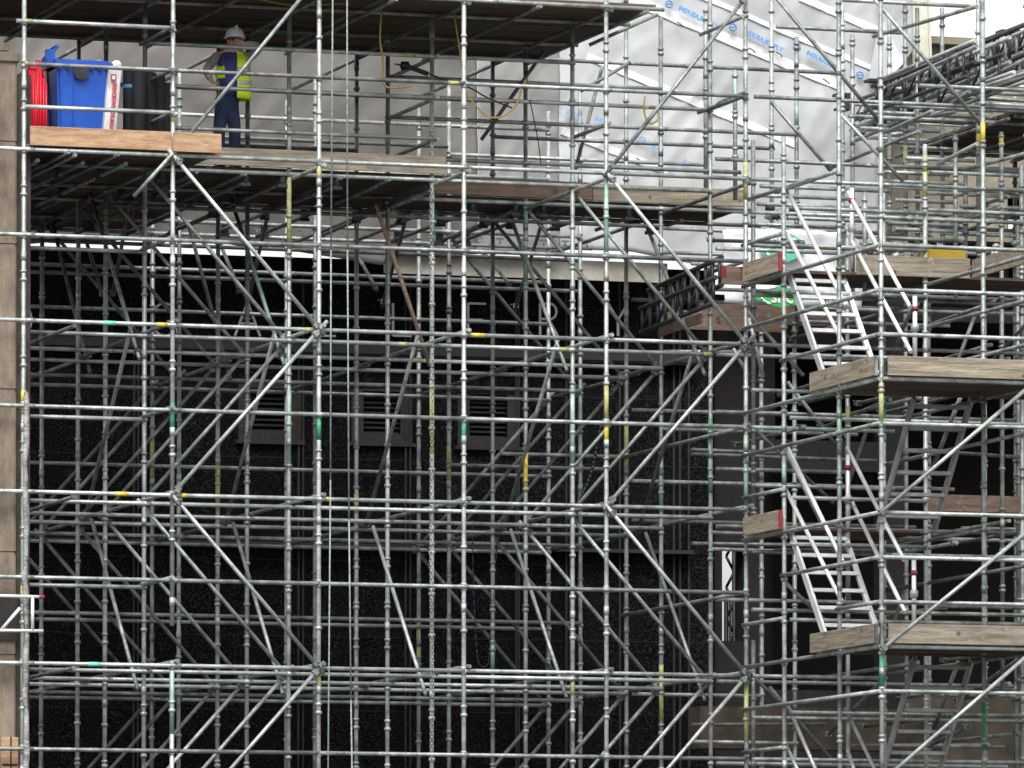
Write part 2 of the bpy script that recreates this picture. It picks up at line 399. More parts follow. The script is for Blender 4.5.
for k in range(16): tube(b, (U[3]-.4+k*.3, V[5], zz_), (U[3]-.4+k*.3, V[5], zz_+.09), .012, 6); box(b, U[3]-.45+k*.3, U[3]-.35+k*.3, V[5]-.01, V[5]+.01, zz_+.08, zz_+.1)
obj('clip_rail', b, [GALVD], S)
for r_, z_, a_, c_ in ((3, 13.45, U[1], U[4]), (3, 12.75, U[1], U[3]), (4, 13.1, U[1]+.4, U[4]), (4, 12.5, U[2], U[6]), (3, 13.0, U[4], U[6]+.2), (1, 12.25, U[4], U[5]+.4), (3, 12.6, U[4], U[6]), (5, 12.4, U[3], U[6])):
    ledger(S, a_, c_, V[r_], z_, GALV if a_ > 6 else GALVD, name='guard_rail')
# face braces, two bays, every row
for r in range(0, 6):
    for c in (1, 4):
        zz = [(2, 4, 1), (4, 6, 0), (6, 8, 1), (8, 10, 0), (10, 12, 1)] + ([(12, 14.2, 0)] if r == 0 else [])
        for (z0, z1, s) in zz:
            if r == 5 and z0 >= 10: continue
            y = V[r]+.055 if r else -.075
            if z0 == 2 and r > 1: continue
            xa, xb = U[c]+.05, U[c+1]-.06
            p0, p1 = ((xb, y, z0+.05), (xa, y, z1-.08)) if s else ((xa, y, z0+.08), (xb, y, z1-.05))
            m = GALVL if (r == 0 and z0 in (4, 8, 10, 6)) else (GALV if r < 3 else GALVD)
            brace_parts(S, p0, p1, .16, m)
# depth braces between the second and third rows
for c in (1, 2, 3, 4, 5):
    x = U[c]-.06
    m = [GALV, GREENG, GALV, GALV, GALV][c-1]
    if c != 3: brace_parts(S, (x, 3.55, 11.9), (x, 1.38, 9.82), .12, m, cpl=(c < 4))
    brace_parts(S, (x, 1.72, 10.1), (x, 3.75, 8.09), .12, GALV, cpl=False)
    brace_parts(S, (x, 3.45, 7.9), (x, 1.40, 5.85), .10, GALVL if c == 3 else GALV, cpl=False)
    if c < 3: brace_parts(S, (x+.2, V[4], 11.9), (x+.2, V[3], 9.9), .1, GALVD, cpl=False)
# short raker under the left end of the high front ledger and two stubs at the right of the bay
brace_parts(S, (U[1]-.05, -.07, 11.98), at(138, 192, .1), .05, GALV, cpl=False)
for a, b_, v_ in [((648, 236), (540, 57), 2.2), ((540, 57), (484, 136), 3.0), ((601, 72), (577, 163), 4.5), ((586, 88), (624, 66), 3.9), ((652, 17), (596, 42), 1.5)][1:]:
    brace_parts(S, at(*a, v_), at(*b_, v_+.02), .08, GALVD, cpl=False)

# chain fall twisted round the post in the fourth bay
b = BM(); x, y = U[3], V[1]
z = 5.0; k = 0
while z < 14.3:
    t = k*.9
    for s in (0,):
        c0 = Vector((x+.034*math.cos(t*0+.3*math.sin(k*.07)+4.2), y+.034*math.sin(4.2+.3*math.sin(k*.07)), z))
        w_ = .012 if k % 2 else .004
        tube(b, c0+Vector((-w_, -.012+w_, 0)), c0+Vector((-w_, -.012+w_, .042)), .0045, 4); tube(b, c0+Vector((w_, -.012-w_, 0)), c0+Vector((w_, -.012-w_, .042)), .0045, 4)
    z += .04; k += 1
tag(obj('hoist_chain', b, [GALVL], base=(x, y, 5)), 'long thin steel chain hanging down along one scaffold post', 'chain')

# =================================================================== BOARDS AND DECKS
def board(x0, x1, y0, y1, z0, z1, m, label, cat, group=None, name='scaffold_board', rot=0., warp=.0, hoop=True):
    b = BM(); box(b, x0, x1, y0, y1, z0, z1)
    bmesh.ops.bevel(b, geom=b.edges[:], offset=.004, segments=1, affect='EDGES')
    if hoop and (x1-x0) > .8 and (y1-y0) > .1:
        for xx in (x0, x1): box(b, xx-.003 if xx == x0 else xx-.03, xx+.03 if xx == x0 else xx+.003, y0-.002, y1+.002, z0-.002, z1+.002, 1)
    if warp:
        for vv in b.verts: vv.co.z += warp*math.sin(vv.co.x*1.7)
    o = obj(name, b, [m, GALVD], base=((x0+x1)/2, (y0+y1)/2, z0))
    return tag(o, label, cat, group)
ORD = 'first second third fourth fifth sixth seventh eighth ninth tenth eleventh twelfth thirteenth fourteenth fifteenth sixteenth seventeenth eighteenth nineteenth twentieth'.split()
def deck(x0, x1, y0, y1, z, cuts, label, group, m=None, tops=.038):
    n = max(1, round((y1-y0)/.231)); wd = (y1-y0)/n
    xs = [x0]+cuts+[x1]; side = {1: [''], 2: [', left length', ', right length'], 3: [', left length', ', middle length', ', right length']}[len(xs)-1]
    for k in range(n):
        for i_, (a, b) in enumerate(zip(xs, xs[1:])):
            board(a+.004-rnd.uniform(0, .02)*(a == x0), b-.004, y0+k*wd+.004, y0+(k+1)*wd-.004, z+.001+rnd.uniform(0, .004), z+tops, m or WOODD, '%s, %s from its front edge%s' % (label, ORD[k], side[i_]), 'board', group)
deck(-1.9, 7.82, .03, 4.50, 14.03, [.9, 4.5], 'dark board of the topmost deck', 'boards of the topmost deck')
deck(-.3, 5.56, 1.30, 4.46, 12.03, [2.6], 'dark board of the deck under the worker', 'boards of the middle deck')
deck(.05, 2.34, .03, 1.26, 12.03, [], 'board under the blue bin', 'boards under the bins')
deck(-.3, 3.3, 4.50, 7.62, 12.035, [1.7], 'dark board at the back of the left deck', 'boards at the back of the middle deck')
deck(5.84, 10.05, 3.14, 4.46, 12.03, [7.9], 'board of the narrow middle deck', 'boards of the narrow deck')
TB = 'board'
board(.06, 1.80-.03, -.075, -.037, 12.045, 12.27, WOODN, 'clean orange timber toe board in front of the blue bin', TB, name='toe_board')
board(1.775, 2.36, -.115, -.077, 12.035, 12.262, WOODN, 'short clean timber toe board end below the worker, right of the second post', TB, name='toe_board')
board(1.3, 5.54, V[1]-.075, V[1]-.037, 12.07, 12.28, WOOD, 'long weathered brown toe board hiding the feet of the worker', TB, name='toe_board', warp=.008)
board(5.84, 8.02, V[2]-.075, V[2]-.037, 12.07, 12.285, WOODP, 'pinkish brown toe board edging the narrow deck, left length', TB, name='toe_board')
board(8.03, 10.06, V[2]-.075, V[2]-.037, 12.06, 12.275, WOOD, 'grey brown toe board edging the narrow deck, right length', TB, name='toe_board')
# plywood offcut lying in the dark under the middle deck
p = at(98, 216, 5.6); board(p.x-.45, p.x+.45, 5.5, 5.54, p.z-.02, p.z+.22, WOODP, 'reddish plywood offcut hung in the dark under the left deck', TB, name='plywood_offcut', hoop=False)

# =================================================================== STAIR TOWER
T = thing('stair_tower', 'projecting steel tube stair tower with timber landings on the right', 'scaffold', (U[5], V[-3], 0))
tb = {(5, -3): [(ZT(8.5), ZT(8.95), 3), (ZT(5.55), ZT(5.95), 2)], (5, -1): [(8.2, 8.5, 4)], (5, -2): [(8.4, 9.0, 4)], (6, -1): [(12.0, 12.2, 3), (11.7, 12.0, 3)], (6, -2): [(12.1, 12.35, 1), (5.0, 5.6, 2)],
      (7, -2): [(5, 5.5, 4)]}
ttop = {(5, -3): 15, (5, -2): 14.7, (5, -1): 12.35, (6, -1): 12.33, (6, -2): 14.8, (6, -3): 15, (7, -1): 13.6, (7, -2): 13, (7, -3): 14}
for (c, r), z1 in ttop.items():
    o = obj('upright_post', post_bm(U[c], V[r], .02, z1, .05 if r == -3 else .1, tb.get((c, r), ())), PM, T)
    b = BM(); box(b, U[c]-.075, U[c]+.075, V[r]-.075, V[r]+.075, .004, .014); obj('base_plate', b, [GALV], T)
for c_, r_, zt__ in ((6, 0, 11.9), (6, 1, 11.6), (6, 2, 10.6), (6, 3, 11.0), (7, 0, 12.3), (7, 1, 12.2), (7, 2, 11.2), (8, 2, 11)):
    obj('upright_post', post_bm(U[c_]+rnd.uniform(-.03, .03), V[r_], .02, zt__, rnd.uniform(0, .3), [(8.9, 9.4, rnd.choice((3, 4, 2)))] if rnd.random() < .6 else ()), PM, T)
# second posts standing just behind the tower and short ones with coloured tips
for px, v_, y1, y0, bands in [(753.5, .25, 140, 540, ()), (753, .3, 640, 790, ()), (848, 1.1, 420, 600, ((9.1, 9.4, 3),)), (906, 2.2, 5, 300, ((12.3, 12.8, 3),)), (918, 1.6, 8, 300, ()), (943, 3.2, 8, 300, ()),
                              (956, .4, 128, 300, ()), (966, 1.6, 170, 300, ()), (979, .9, -40, 300, ((12.6, 12.9, 1),)), (1002, .6, 132, 690, ((12.6, 12.75, 1),)), (1018, 1.2, 225, 690, ()), (890, 2.8, 20, 300, ()),
                              (853, 2.2, 35, 300, ()), (797, 3.1, 37, 330, ((13.1, 13.4, 4),)), (772, 3.6, -40, 330, ()), (843, 1.25, -40, 330, ()), (735.5, 2.0, 70, 200, ((13, 13.6, 4),)), (706, 3.9, 12, 210, ()), (840, -.2, 130, 190, ()), (865, -.6, 192, 300, ())]:
    x = xu(px, v_); za = at(px, y0, v_).z; zb = at(px, y1, v_).z
    obj('upright_post', post_bm(x, v_, za if za > 3 else .02, zb, rnd.uniform(0, .2), bands), PM, T)
def TL(x0, x1, y, z, m=GALV, marks=()): ledger(T, x0, x1, y-.03, z, m, marks)
for z in (5.5, 6, 6.5, 7, 7.5, 8.5, 9, 9.5, 10, 10.5): TL(U[5], U[7]+.3, V[-3], ZT(z), GALV if z != 6 else GALVL)
TL(U[5], U[7], V[-3], ZT(3)); TL(U[5], U[7], V[-3], ZT(4))
for z, r0, r1 in [(10.5, 0, -3), (10, 0, -3), (9.5, -1, -3), (9, 0, -3), (8.5, 0, -3), (8, 0, -1), (7.5, 0, -3), (7, -1, -3), (6.5, 0, -1), (6.5, -2, -3), (6, 0, -3), (5.5, 0, -3), (5, 0, -1), (3, 0, -3), (4, 0, -3)]:
    transom(T, U[5]-.03, V[r1], V[r0], ZT(z)-.0, rnd.choice((GALV, GALV, GALVL)) if z != 10.5 else GALV, .03, name='side_rail')
for z in (6, 7, 8.5, 9, 9.5, 10, 10.5, 7.5): transom(T, U[6]+.03, V[-3] if z != 7.5 else V[-2], V[0], ZT(z)-.05, rnd.choice((GALV, GALVD)), .1)
for z in (6, 9, 10.2, 10.8, 11.5): transom(T, U[7]+.03, V[-3], V[0], ZT(z)-.05, GALV, .1)
for k in range(26):
    y_ = rnd.choice((V[-1], V[0]+.1, V[1], V[2], V[2])); z_ = rnd.uniform(5.2, 11.8); a_ = rnd.choice((U[5], U[5]+.4, U[6]-.5, U[6])); 
    b = BM(); tube(b, (a_, y_, z_), (a_+rnd.uniform(1.2, 3.4), y_+rnd.uniform(-.1, .1), z_+rnd.uniform(-.03, .03)), .0242, 8); obj('guard_rail', b, [rnd.choice((GALV, GALVD, GALV, GREENG if k % 9 == 0 else GALV))], T)
for k in range(22):
    x_ = rnd.choice((U[5]+.5, U[6], U[6]+.8, U[7], U[7]-.5))+rnd.uniform(-.1, .1); z_ = rnd.uniform(5., 11.5)
    brace_parts(T, (x_, rnd.uniform(-1.3, .2), z_), (x_+rnd.uniform(-.1, .1), rnd.uniform(1.5, 3.4), z_+(0 if k % 3 else rnd.uniform(-1, 1))), .1, rnd.choice((GALVD, GALV, GALVD)), name='rear_transom')
for a0, a1, y, v_ in [(760, 890, 186, 1.4), (752, 850, 195, .2), (757, 900, 204, 2.1), (750, 880, 210, 1.2), (765, 925, 217, 2.6), (747, 840, 224, 2.8), (770, 905, 229, 2.7), (750, 850, 236, 2.9), (860, 930, 243, 1.5), (748, 885, 250, 3.0),
                     (882, 965, 181, .5), (890, 1024, 187, 1.0), (925, 1024, 193, 1.9), (895, 958, 200, .7), (960, 1040, 206, 1.3), (884, 1010, 212, 2.2), (888, 960, 223, .4), (895, 958, 229, .9), (940, 1040, 233, 1.7), (886, 960, 238, .2),
                     (905, 1040, 165, 1.7), (905, 975, 158, 1.1), (930, 1040, 172, .6), (884, 950, 172, 1.4), (900, 1040, 147, 3.0), (900, 1040, 106, .2), (880, 1040, 118, 1.3), (870, 990, 112, 2.0), (860, 940, 128, 2.4), (880, 1040, 88, 2.6), (850, 930, 104, 2.2)]:
    p_ = at(a0, y, v_); b = BM(); tube(b, p_, (xu(a1, v_), v_, p_.z), .0258, 8); obj('guard_rail', b, [rnd.choice((GALV, GALV, GALVL))], T)
# rails behind the stairs, at many heights
for y, zs in ((V[-1], (5.5, 6.6, 7.5, 8.05, 9.0, 9.75, 10.5, 11.05, 11.5)), (V[0], (5, 5.5, 6.0, 6.8, 7.5, 8.3, 9.0, 9.45, 10, 10.6, 11.2, 11.6, 12.0)), (V[1], (5, 6, 7.0, 7.9, 8.6, 9.3, 10.0, 10.8, 11.3, 11.8, 12.4)), (V[3], (6, 8.2, 8.7, 9.6, 11.0, 12))):
    for z in zs:
        x1 = U[6] if rnd.random() < .35 else U[7]+rnd.uniform(-.2, 1)
        if 7.6 < z < 9.6 and y == V[0] and rnd.random() < .5: x1 = U[6]+.1
        TL(U[5]+.06, x1, y, z, GREENG if (y, z) == (V[0], 9.0) else rnd.choice((GALV, GALV, GALVD if y > 1 else GALV)))
TL(U[5]+.1, 14.6, V[0], 13.0, GALV); TL(xu(848, 1.27), 14.9, V[1], 13.0, GALV); TL(xu(918, -1.3), 13.4, V[-1], 13.03, GALV)
TL(xu(775, 1.3), xu(900, 1.3), V[1], at(775, 27, V[1]).z, GALV); TL(xu(843, .5), xu(978, .5), .53, at(843, 0, .5).z, GALV, [(xu(974, .5), .12, 3)])
TL(U[5]-1.3, xu(842, 4.4), 4.4, at(700, 67, 4.4).z, GALVD)
for (a, b_) in [((875, 36), (975, 7)), ((890, 86), (975, 47)), ((830, 168), (918, 132)), ((778, 192), (838, 171)), ((747, 200), (815, 178)), ((744, 245), (781, 234)), ((955, 172), (1024, 154)), ((925, 281), (1017, 255)), ((955, 224), (1002, 207)),
                ((720, 103), (744, 92)), ((700, 112), (739, 97)), ((702, 34), (742, 17)), ((884, 133), (930, 112)), ((940, 163), (975, 145)), ((780, 395), (858, 370)), ((1024, 60), (930, 108)), ((1024, 82), (944, 112)), ((925, 233), (1000, 205)), ((930, 325), (1000, 300)), ((925, 365), (990, 345))]:
    uu = U[5]+.04 if b_[0] < 850 else U[6]+.06
    if b_[0] > 985 or a[0] > 985: uu = U[7]-.3
    if a[0] < 742 and b_[0] < 750: uu = U[5]-.04
    brace_parts(T, atu(*a, uu), atu(*b_, uu), .06, GALV, name='transom', cpl=False)
# face braces of the tower
for a, b_, m in [((882, 512), (1030, 386), GALVL), ((884, 648), (1034, 526), GALVL), ((893, 772), (1034, 650), GALVL)]:
    brace_parts(T, at(*a, V[-3]-.09), at(*b_, V[-3]-.09), .05, m)
for a, b_, v_, m in [((778, 0), (880, 122), V[-1]+.06, GALV), ((875, 0), (980, 123), V[-3]+2.2, GALV), ((843, 117), (900, 178), V[0], GALV), ((774, 105), (832, 172), V[1], GALV), ((748, 312), (800, 372), .1, GALV),
                     ((750, 425), (830, 500), .4, GALVD), ((786, 450), (842, 566), -1.0, GALV), ((750, 322), (762, 372), -.02, GALVL), ((735, 352), (746, 372), V[1], GALVL), ((790, 385), (832, 440), 1.2, GALV), ((788, 585), (830, 625), -.6, GALVD),
                     ((772, 690), (830, 758), .8, GALVD), ((905, 212), (945, 250), .6, GALVD), ((752, 675), (782, 705), .3, GALVD), ((975, 315), (958, 360), -1, GALVD), ((915, 300), (890, 360), .2, GALVD), ((870, 420), (850, 480), .4, GALVD), ((905, 590), (893, 625), -.5, GALVD)]:
    brace_parts(T, at(*a, v_), at(*b_, v_), .05, m, cpl=False)
# lower left face braces of the tower, thin bright rakers near the foot of the frame
for a, b_ in [((789, 708), (818, 775)), ((846, 710), (876, 772)), ((786, 745), (800, 775)), ((848, 752), (856, 775))]:
    brace_parts(T, atu(*a, U[5]+.1 if a[0] < 830 else U[5]+.85), atu(*b_, U[5]+.1 if a[0] < 830 else U[5]+.85), .03, GALVL, name='handrail', cpl=False)

# tower decks and toe boards
for z, nm in ((6, 'lower'), (9, 'upper')):
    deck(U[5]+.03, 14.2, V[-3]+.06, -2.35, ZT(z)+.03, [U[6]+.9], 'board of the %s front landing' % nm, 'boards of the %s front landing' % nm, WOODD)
    z0 = ZT(z)+.035
    board(U[5]+.05, 14.2, V[-3]-.10, V[-3]-.062, z0, z0+.225, WOOD, 'long weathered toe board across the front of the %s front landing' % nm, TB, name='toe_board')
    b = BM(); box(b, U[5]-.10, U[5]-.062, V[-3]-.05, -2.45, z0, z0+.225); bmesh.ops.bevel(b, geom=b.edges[:], offset=.004, segments=1, affect='EDGES')
    box(b, U[5]-.102, U[5]-.06, V[-3]-.058, V[-3]-.03, z0-.002, z0+.227, 1)
    tag(obj('toe_board', b, [WOODY, GALVD], base=(U[5]-.08, -3.5, z0)), 'short toe board along the left side of the %s front landing' % nm, TB)
for z, nm in ((7.5, 'lower'), (10.5, 'upper'), (4.5, 'bottom')):
    deck(U[5]+.03, 10.72 if z != 10.5 else 12.4, -1.30, .02, ZT(z)+.03, [], 'board of the %s rear landing' % nm, 'boards of the %s rear landing' % nm, WOODD)
    if z == 4.5: continue
    z0 = ZT(z)+.035
    b = BM(); box(b, U[5]-.10, U[5]-.062, -1.42, -.16, z0, z0+.225); bmesh.ops.bevel(b, geom=b.edges[:], offset=.004, segments=1, affect='EDGES')
    box(b, U[5]-.103, U[5]-.059, -1.435, -1.41, z0-.002, z0+.227, 1)
    tag(obj('toe_board', b, [WOODS, RED], base=(U[5]-.08, -.8, z0)), 'toe board with red end, left side of the %s rear landing' % nm, TB)
z0 = ZT(10.5)-.0
board(9.85, 11.30, -1.40, -1.362, z0+.03, z0+.27, WOOD, 'weathered toe board at mid height behind the stair handrails, below the yellow box', TB, name='toe_board')
b = BM(); x_ = 11.32; box(b, x_-.02, x_+.02, -4.3, -1.45, z0+.03, z0+.25); tag(obj('toe_board', b, [WOOD], base=(x_, -2.8, z0)), 'weathered toe board running toward the viewer at the far right, below the yellow box', TB)
p0, p1 = at(722, 266, .1), at(752, 285, .1)
board(p0.x, p1.x, .10, .14, p1.z, p0.z, WOODP, 'pink timber plank with a red end between tower and main scaffold', TB, name='toe_board')
b = BM(); box(b, p0.x-.01, p0.x+.05, .094, .146, p1.z+.08, p0.z-.002); tag(obj('painted_clip', b, [RED], base=(p0.x, .1, p1.z)), 'small red clip on the end of the pink plank', 'clip')
# planks stuck out at (657..745, 311..335)
p0, p1 = at(657, 313, 3.2), at(745, 331, 3.2)
M_ = Matrix.Translation((p0.x, 3.2, p1.z)); b = BM(); box(b, 0, 1.7, 0, .04, 0, .235, 0, M_)
tag(obj('timber_plank', b, [WOODP], base=(p0.x, 3.2, p1.z)), 'brown plank end jutting left below the black lattice beam', TB)
b = BM(); bar(b, at(659, 332, 3.1), at(702, 318, 1.4), .03, .12); tag(obj('timber_plank', b, [WOODP], base=tuple(at(659, 332, 3.1))), 'thin brown plank edge angled under the jutting plank', TB)
p0, p1 = at(702, 306, 3.4), at(860, 328, 3.4)
b = BM(); box(b, p0.x, p1.x, 3.5, 3.54, p1.z+.02, p0.z+.05); tag(obj('timber_plank', b, [WOODP], base=(p0.x, 3.5, p1.z)), 'long brown plank below the white tarpaulin with green logo', TB)
p0, p1 = at(928, 494, .6), at(1024, 513, .6)
b = BM(); box(b, p0.x, p1.x+1, .60, .64, p1.z, p0.z); tag(obj('timber_plank', b, [WOODP], base=(p0.x, .6, p1.z)), 'orange brown plank low at the right behind the posts', TB)

# =================================================================== STAIR FLIGHTS
def flight(p_top, p_bot, width, mtl, label, n, rails=None, rr=None):
    """p_top/p_bot: ends of the left stringer; steps run along +x"""
    pt_, pb_ = Vector(p_top), Vector(p_bot)
    t = thing('stair_flight', label, 'ladder stair', tuple(pb_))
    for s in (0, 1):
        o_ = Vector((width*s, 0, 0)); b = BM()
        bar(b, pb_+o_, pt_+o_, .028, .11); bar(b, pb_+o_+Vector((.022*(1 if s == 0 else -1), 0, .03)), pt_+o_+Vector((.022*(1 if s == 0 else -1), 0, .03)), .02, .02)
        bmesh.ops.bevel(b, geom=b.edges[:], offset=.003, segments=1, affect='EDGES')
        obj('stringer', b, [mtl], t)
    for k in range(n):
        q = pb_.lerp(pt_, (k+.6)/n); b = BM()
        box(b, q.x+.02, q.x+width-.02, q.y-.075, q.y+.075, q.z-.018, q.z+.018)
        for j in range(4): box(b, q.x+.02, q.x+width-.02, q.y-.07+.04*j, q.y-.06+.04*j, q.z+.018, q.z+.023)
        obj('tread', b, [mtl], t)
    for (a, c) in (rails or ()):
        b = BM(); tube(b, a, c, .026, 10); obj('handrail', b, [ALU if mtl is ALU else GALV], t)
    return t
uL, uR = U[5]+.15, U[5]+.15+.66
def railset(u0, u1, pts): return [(tuple(atu(*a, u)), tuple(atu(*c, u))) for u, a, c in pts]
flight(atu(789, 274, uL), atu(823, 374, uL), .68, ALU, 'bright aluminium stair flight at the top left of the stair tower', 6,
       railset(0, 0, [(uL-.08, (788, 192), (846, 306)), (uL-.08, (787, 233), (843, 343)), (uR+.1, (848, 192), (910, 307)), (uR+.1, (848, 234), (911, 352))]))
flight(atu(790, 531, uL), atu(825, 636, uL), .68, ALU, 'bright aluminium stair flight at the bottom left of the stair tower', 6,
       railset(0, 0, [(uL-.08, (786, 490), (842, 602)), (uL-.08, (788, 448), (843, 562)), (uR+.1, (847, 448), (904, 560)), (uR+.1, (848, 494), (905, 612))]))
flight((10.05, -2.75, ZT(9)-.02), (10.05, -1.55, ZT(7.5)+.05), .72, ALUD, 'dull grey stair flight climbing right, between the two front landings', 6,
       railset(0, 0, [(10.9, (960, 398), (932, 470))]))
flight((10.05, -2.75, ZT(6)-.02), (10.05, -1.55, ZT(4.5)+.05), .72, ALUD, 'dull grey stair flight in shade under the lowest landing', 6,
       railset(0, 0, [(10.9, (958, 662), (932, 735))]))
flight((uL, -1.1, ZT(4.5)+.02), (uL, -2.3, ZT(3)+.03), .68, ALUD, 'stair flight rising below the bottom rear landing', 6)
# white guard posts with red caps where the handrails end
for px, y0, y1, u_, nm in [(915, 360, 296, 9.95, 'middle'), (852, 268, 188, 9.86, 'top'), (848, 545, 455, 9.80, 'third'), (914, 628, 560, 9.95, 'lowest')]:
    a = atu(px, y0, u_); c = atu(px, y1, u_)
    t = thing('guard_post', 'short white guard post with red cap, %s of four beside the stair handrails' % {'middle': 'second', 'top': 'topmost', 'third': 'third', 'lowest': 'lowest'}[nm], 'post', tuple(a))
    b = BM(); tube(b, (a.x, a.y, a.z), (a.x, a.y, c.z), .027, 10); obj('tube', b, [ALU], t)
    b = BM(); lathe(b, (a.x, a.y, c.z-.18), [(.028, 0), (.046, .015), (.042, .045), (.028, .06)], 10); obj('cap', b, [RED], t)
    b = BM(); lathe(b, (a.x, a.y, (c.z+a.z)/2), [(.028, -.05), (.05, -.04), (.05, .04), (.028, .05)], 10); obj('clamp', b, [GALVL], t)

# =================================================================== BLACK WALL BUILDING
WA = R_(-2.3); WP = Vector((5, 9.35, 0)); wn = Vector((math.sin(WA)*-1, math.cos(WA), 0)); wx = Vector((math.cos(WA), math.sin(WA), 0))
MW = Matrix((wx, wn, Vector((0, 0, 1)))).transposed().to_4x4(); MW.translation = WP
def W(px, py):                 # pixel -> local (x along wall, z)
    d = ray(px, py); k = (WP-CAM).dot(wn)/d.dot(wn); p = CAM+d*k-WP
    return p.dot(wx), p.z
def wbox(b, x0, x1, y0, y1, z0, z1, mi=0): box(b, x0, x1, y0, y1, z0, z1, mi, MW)
G = thing('black_wall_building', 'black flecked stone building with louvred windows and outlined sign letters behind the scaffold', 'building', (5, 9.35, 0))
ztop = W(300, 257.5)[1]; xr = W(713, 400)[0]; xl = -9.5
# window openings
wins = []
for (a, b_) in (((250, 388), (289, 432)), ((363, 393), (400, 434)), ((469, 398), (507, 438))):
    x0, z1 = W(*a); x1, z0 = W(*b_); wins.append((x0, x1, z0, z1))
b = BM(); zlo = min(w_[2] for w_ in wins); zhi = max(w_[3] for w_ in wins)
wbox(b, xl, xr, 0, .4, zhi, ztop); wbox(b, xl, xr, 0, .4, 0, zlo)
xs = [xl]+[q for w_ in wins for q in w_[:2]]+[xr]
for i in range(0, len(xs), 2): wbox(b, xs[i], xs[i+1], 0, .4, zlo, zhi)
obj('wall', b, [GRAN], G)
b = BM(); wbox(b, xl, xr, .45, 14, 0, ztop-1.2); obj('roof', b, [DUCT], G)
for (x0, x1, z0, z1) in wins:
    b = BM()
    wbox(b, x0-.16, x0, -.03, .1, z0-.12, z1+.05); wbox(b, x1, x1+.16, -.03, .1, z0-.12, z1+.05); wbox(b, x0, x1, -.03, .1, zhi, z1+.06); wbox(b, x0, x1, -.03, .1, z0-.12, z0)
    wbox(b, x0-.2, x1+.2, -.07, .0, z0-.17, z0-.122)
    fr = obj('window', b, [FRAMEB], G)
    b = BM(); n = 8
    for k in range(n):
        zz = z0+(z1-z0)*(k+.5)/n
        M2 = MW@Matrix.Translation(((x0+x1)/2, .10, zz))@Matrix.Rotation(R_(38), 4, 'X')
        box(b, -(x1-x0)/2, (x1-x0)/2, -.055, .055, -.006, .006, 0, M2)
    obj('louvre_slats', b, [DUCT], fr)
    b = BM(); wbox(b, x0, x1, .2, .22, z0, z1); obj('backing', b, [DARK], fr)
for px in (133.5, 137.5, 298, 302.5, 405, 409.5, 515.5, 518, 565.5, 569, 619, 624, 673, 679, 688):
    x0 = W(px, 450)[0]; b = BM(); wbox(b, x0-.012, x0+.012, -.05, -.002, 3, ztop-(.2 if px > 300 else .9)); obj('vertical_trim', b, [FRAMEB], G)
for (px, py) in ((300, 458), (300, 636), (300, 560), (300, 710), (300, 390)):
    zz = W(px, py)[1]; b = BM(); wbox(b, xl, xr, -.004, .0, zz-.008, zz+.008); obj('panel_joint', b, [DARK], G)
zz = W(300, 350)[1]; b = BM(); wbox(b, -7, W(693, 360)[0], -.22, -.01, zz-.075, zz+.075); bmesh.ops.bevel(b, geom=b.edges[:], offset=.03, segments=2, affect='EDGES'); obj('duct', b, [DUCT], G)
zz = W(300, 545)[1]; b = BM(); wbox(b, -7, W(690, 560)[0], -.20, -.01, zz-.03, zz+.02); obj('duct', b, [DUCT], G)
# sign letters in white outline
def stroke(letter, px, pts, arc=None):
    x0, z0 = W(px, 336); b = BM()
    for poly in pts:
        P = [MW@Vector((x0+a*.34, -.05, z0+c*.43)) for a, c in poly]
        for i, (a, c) in enumerate(zip(P, P[1:])): bar(b, a, c, .028, .03, 0, up=tuple(wn))
    obj('sign_letter', b, [mat('letter white', (.55, .56, .56), .6)] if 'letter white' not in bpy.data.materials else [bpy.data.materials['letter white']], G)
def arcp(cx, cy, rx, ry, a0, a1, n=14): return [(cx+rx*math.cos(R_(a0+(a1-a0)*i/n)), cy+ry*math.sin(R_(a0+(a1-a0)*i/n))) for i in range(n+1)]
zoff = lambda: 0
stroke('D', 10, [[(0.2, 0), (0, 0), (0, 1), (.3, 1)]+arcp(.3, .5, .5, .5, 90, -90)])
stroke('G', 151, [arcp(.5, .5, .5, .5, 65, 300), [(1, .05), (1, .45), (.6, .45)]])
stroke('A', 234, [[(0, 0), (.48, 1)], [(.52, 1), (1, 0)], [(.2, .38), (.8, .38)]])
stroke('L', 316, [[(0, 1), (0, 0), (.75, 0)]])
stroke('L', 392, [[(0, 1), (0, 0), (.75, 0)]])
stroke('E', 467, [[(.72, 1), (0, 1), (0, 0), (.72, 0)], [(0, .5), (.6, .5)]])
stroke('R', 539, [[(0, 0), (0, 1), (.4, 1)]+arcp(.4, .76, .26, .24, 90, -90)+[(0, .52)], [(.35, .52), (.72, 0)]])
stroke('Y', 607, [[(0, 1), (.4, .5), (.8, 1)], [(.4, .5), (.4, 0)]])

# =================================================================== STONE BUILDINGS
P = thing('stone_pier', 'tall tan sandstone pier at the left edge of the scaffold', 'pier', (-.9, .6, 0))
b = BM(); x1 = xu(16.5, .12); box(b, -2.4, x1, .12, 1.25, 0, 13.12); bmesh.ops.bevel(b, geom=b.edges[:], offset=.02, segments=2, affect='EDGES'); obj('shaft', b, [STONE], P)
b = BM(); zc = at(10, 62, .1).z; box(b, -2.45, x1+.03, .09, 1.3, zc, zc+.12)
for k in range(5): box(b, -2.2+k*.45, -1.95+k*.45, .11, 1.2, zc+.12, zc+.22)
bmesh.ops.bevel(b, geom=b.edges[:], offset=.015, segments=2, affect='EDGES'); obj('cap', b, [STONE], P)
b = BM(); x1b = xu(19, .1); zb0, zb1 = at(10, 795, .1).z, at(10, 737, .1).z
box(b, xu(2, .1), x1b, .095, .118, zb0-.8, zb1); obj('timber_panel', b, [WOODN], P)
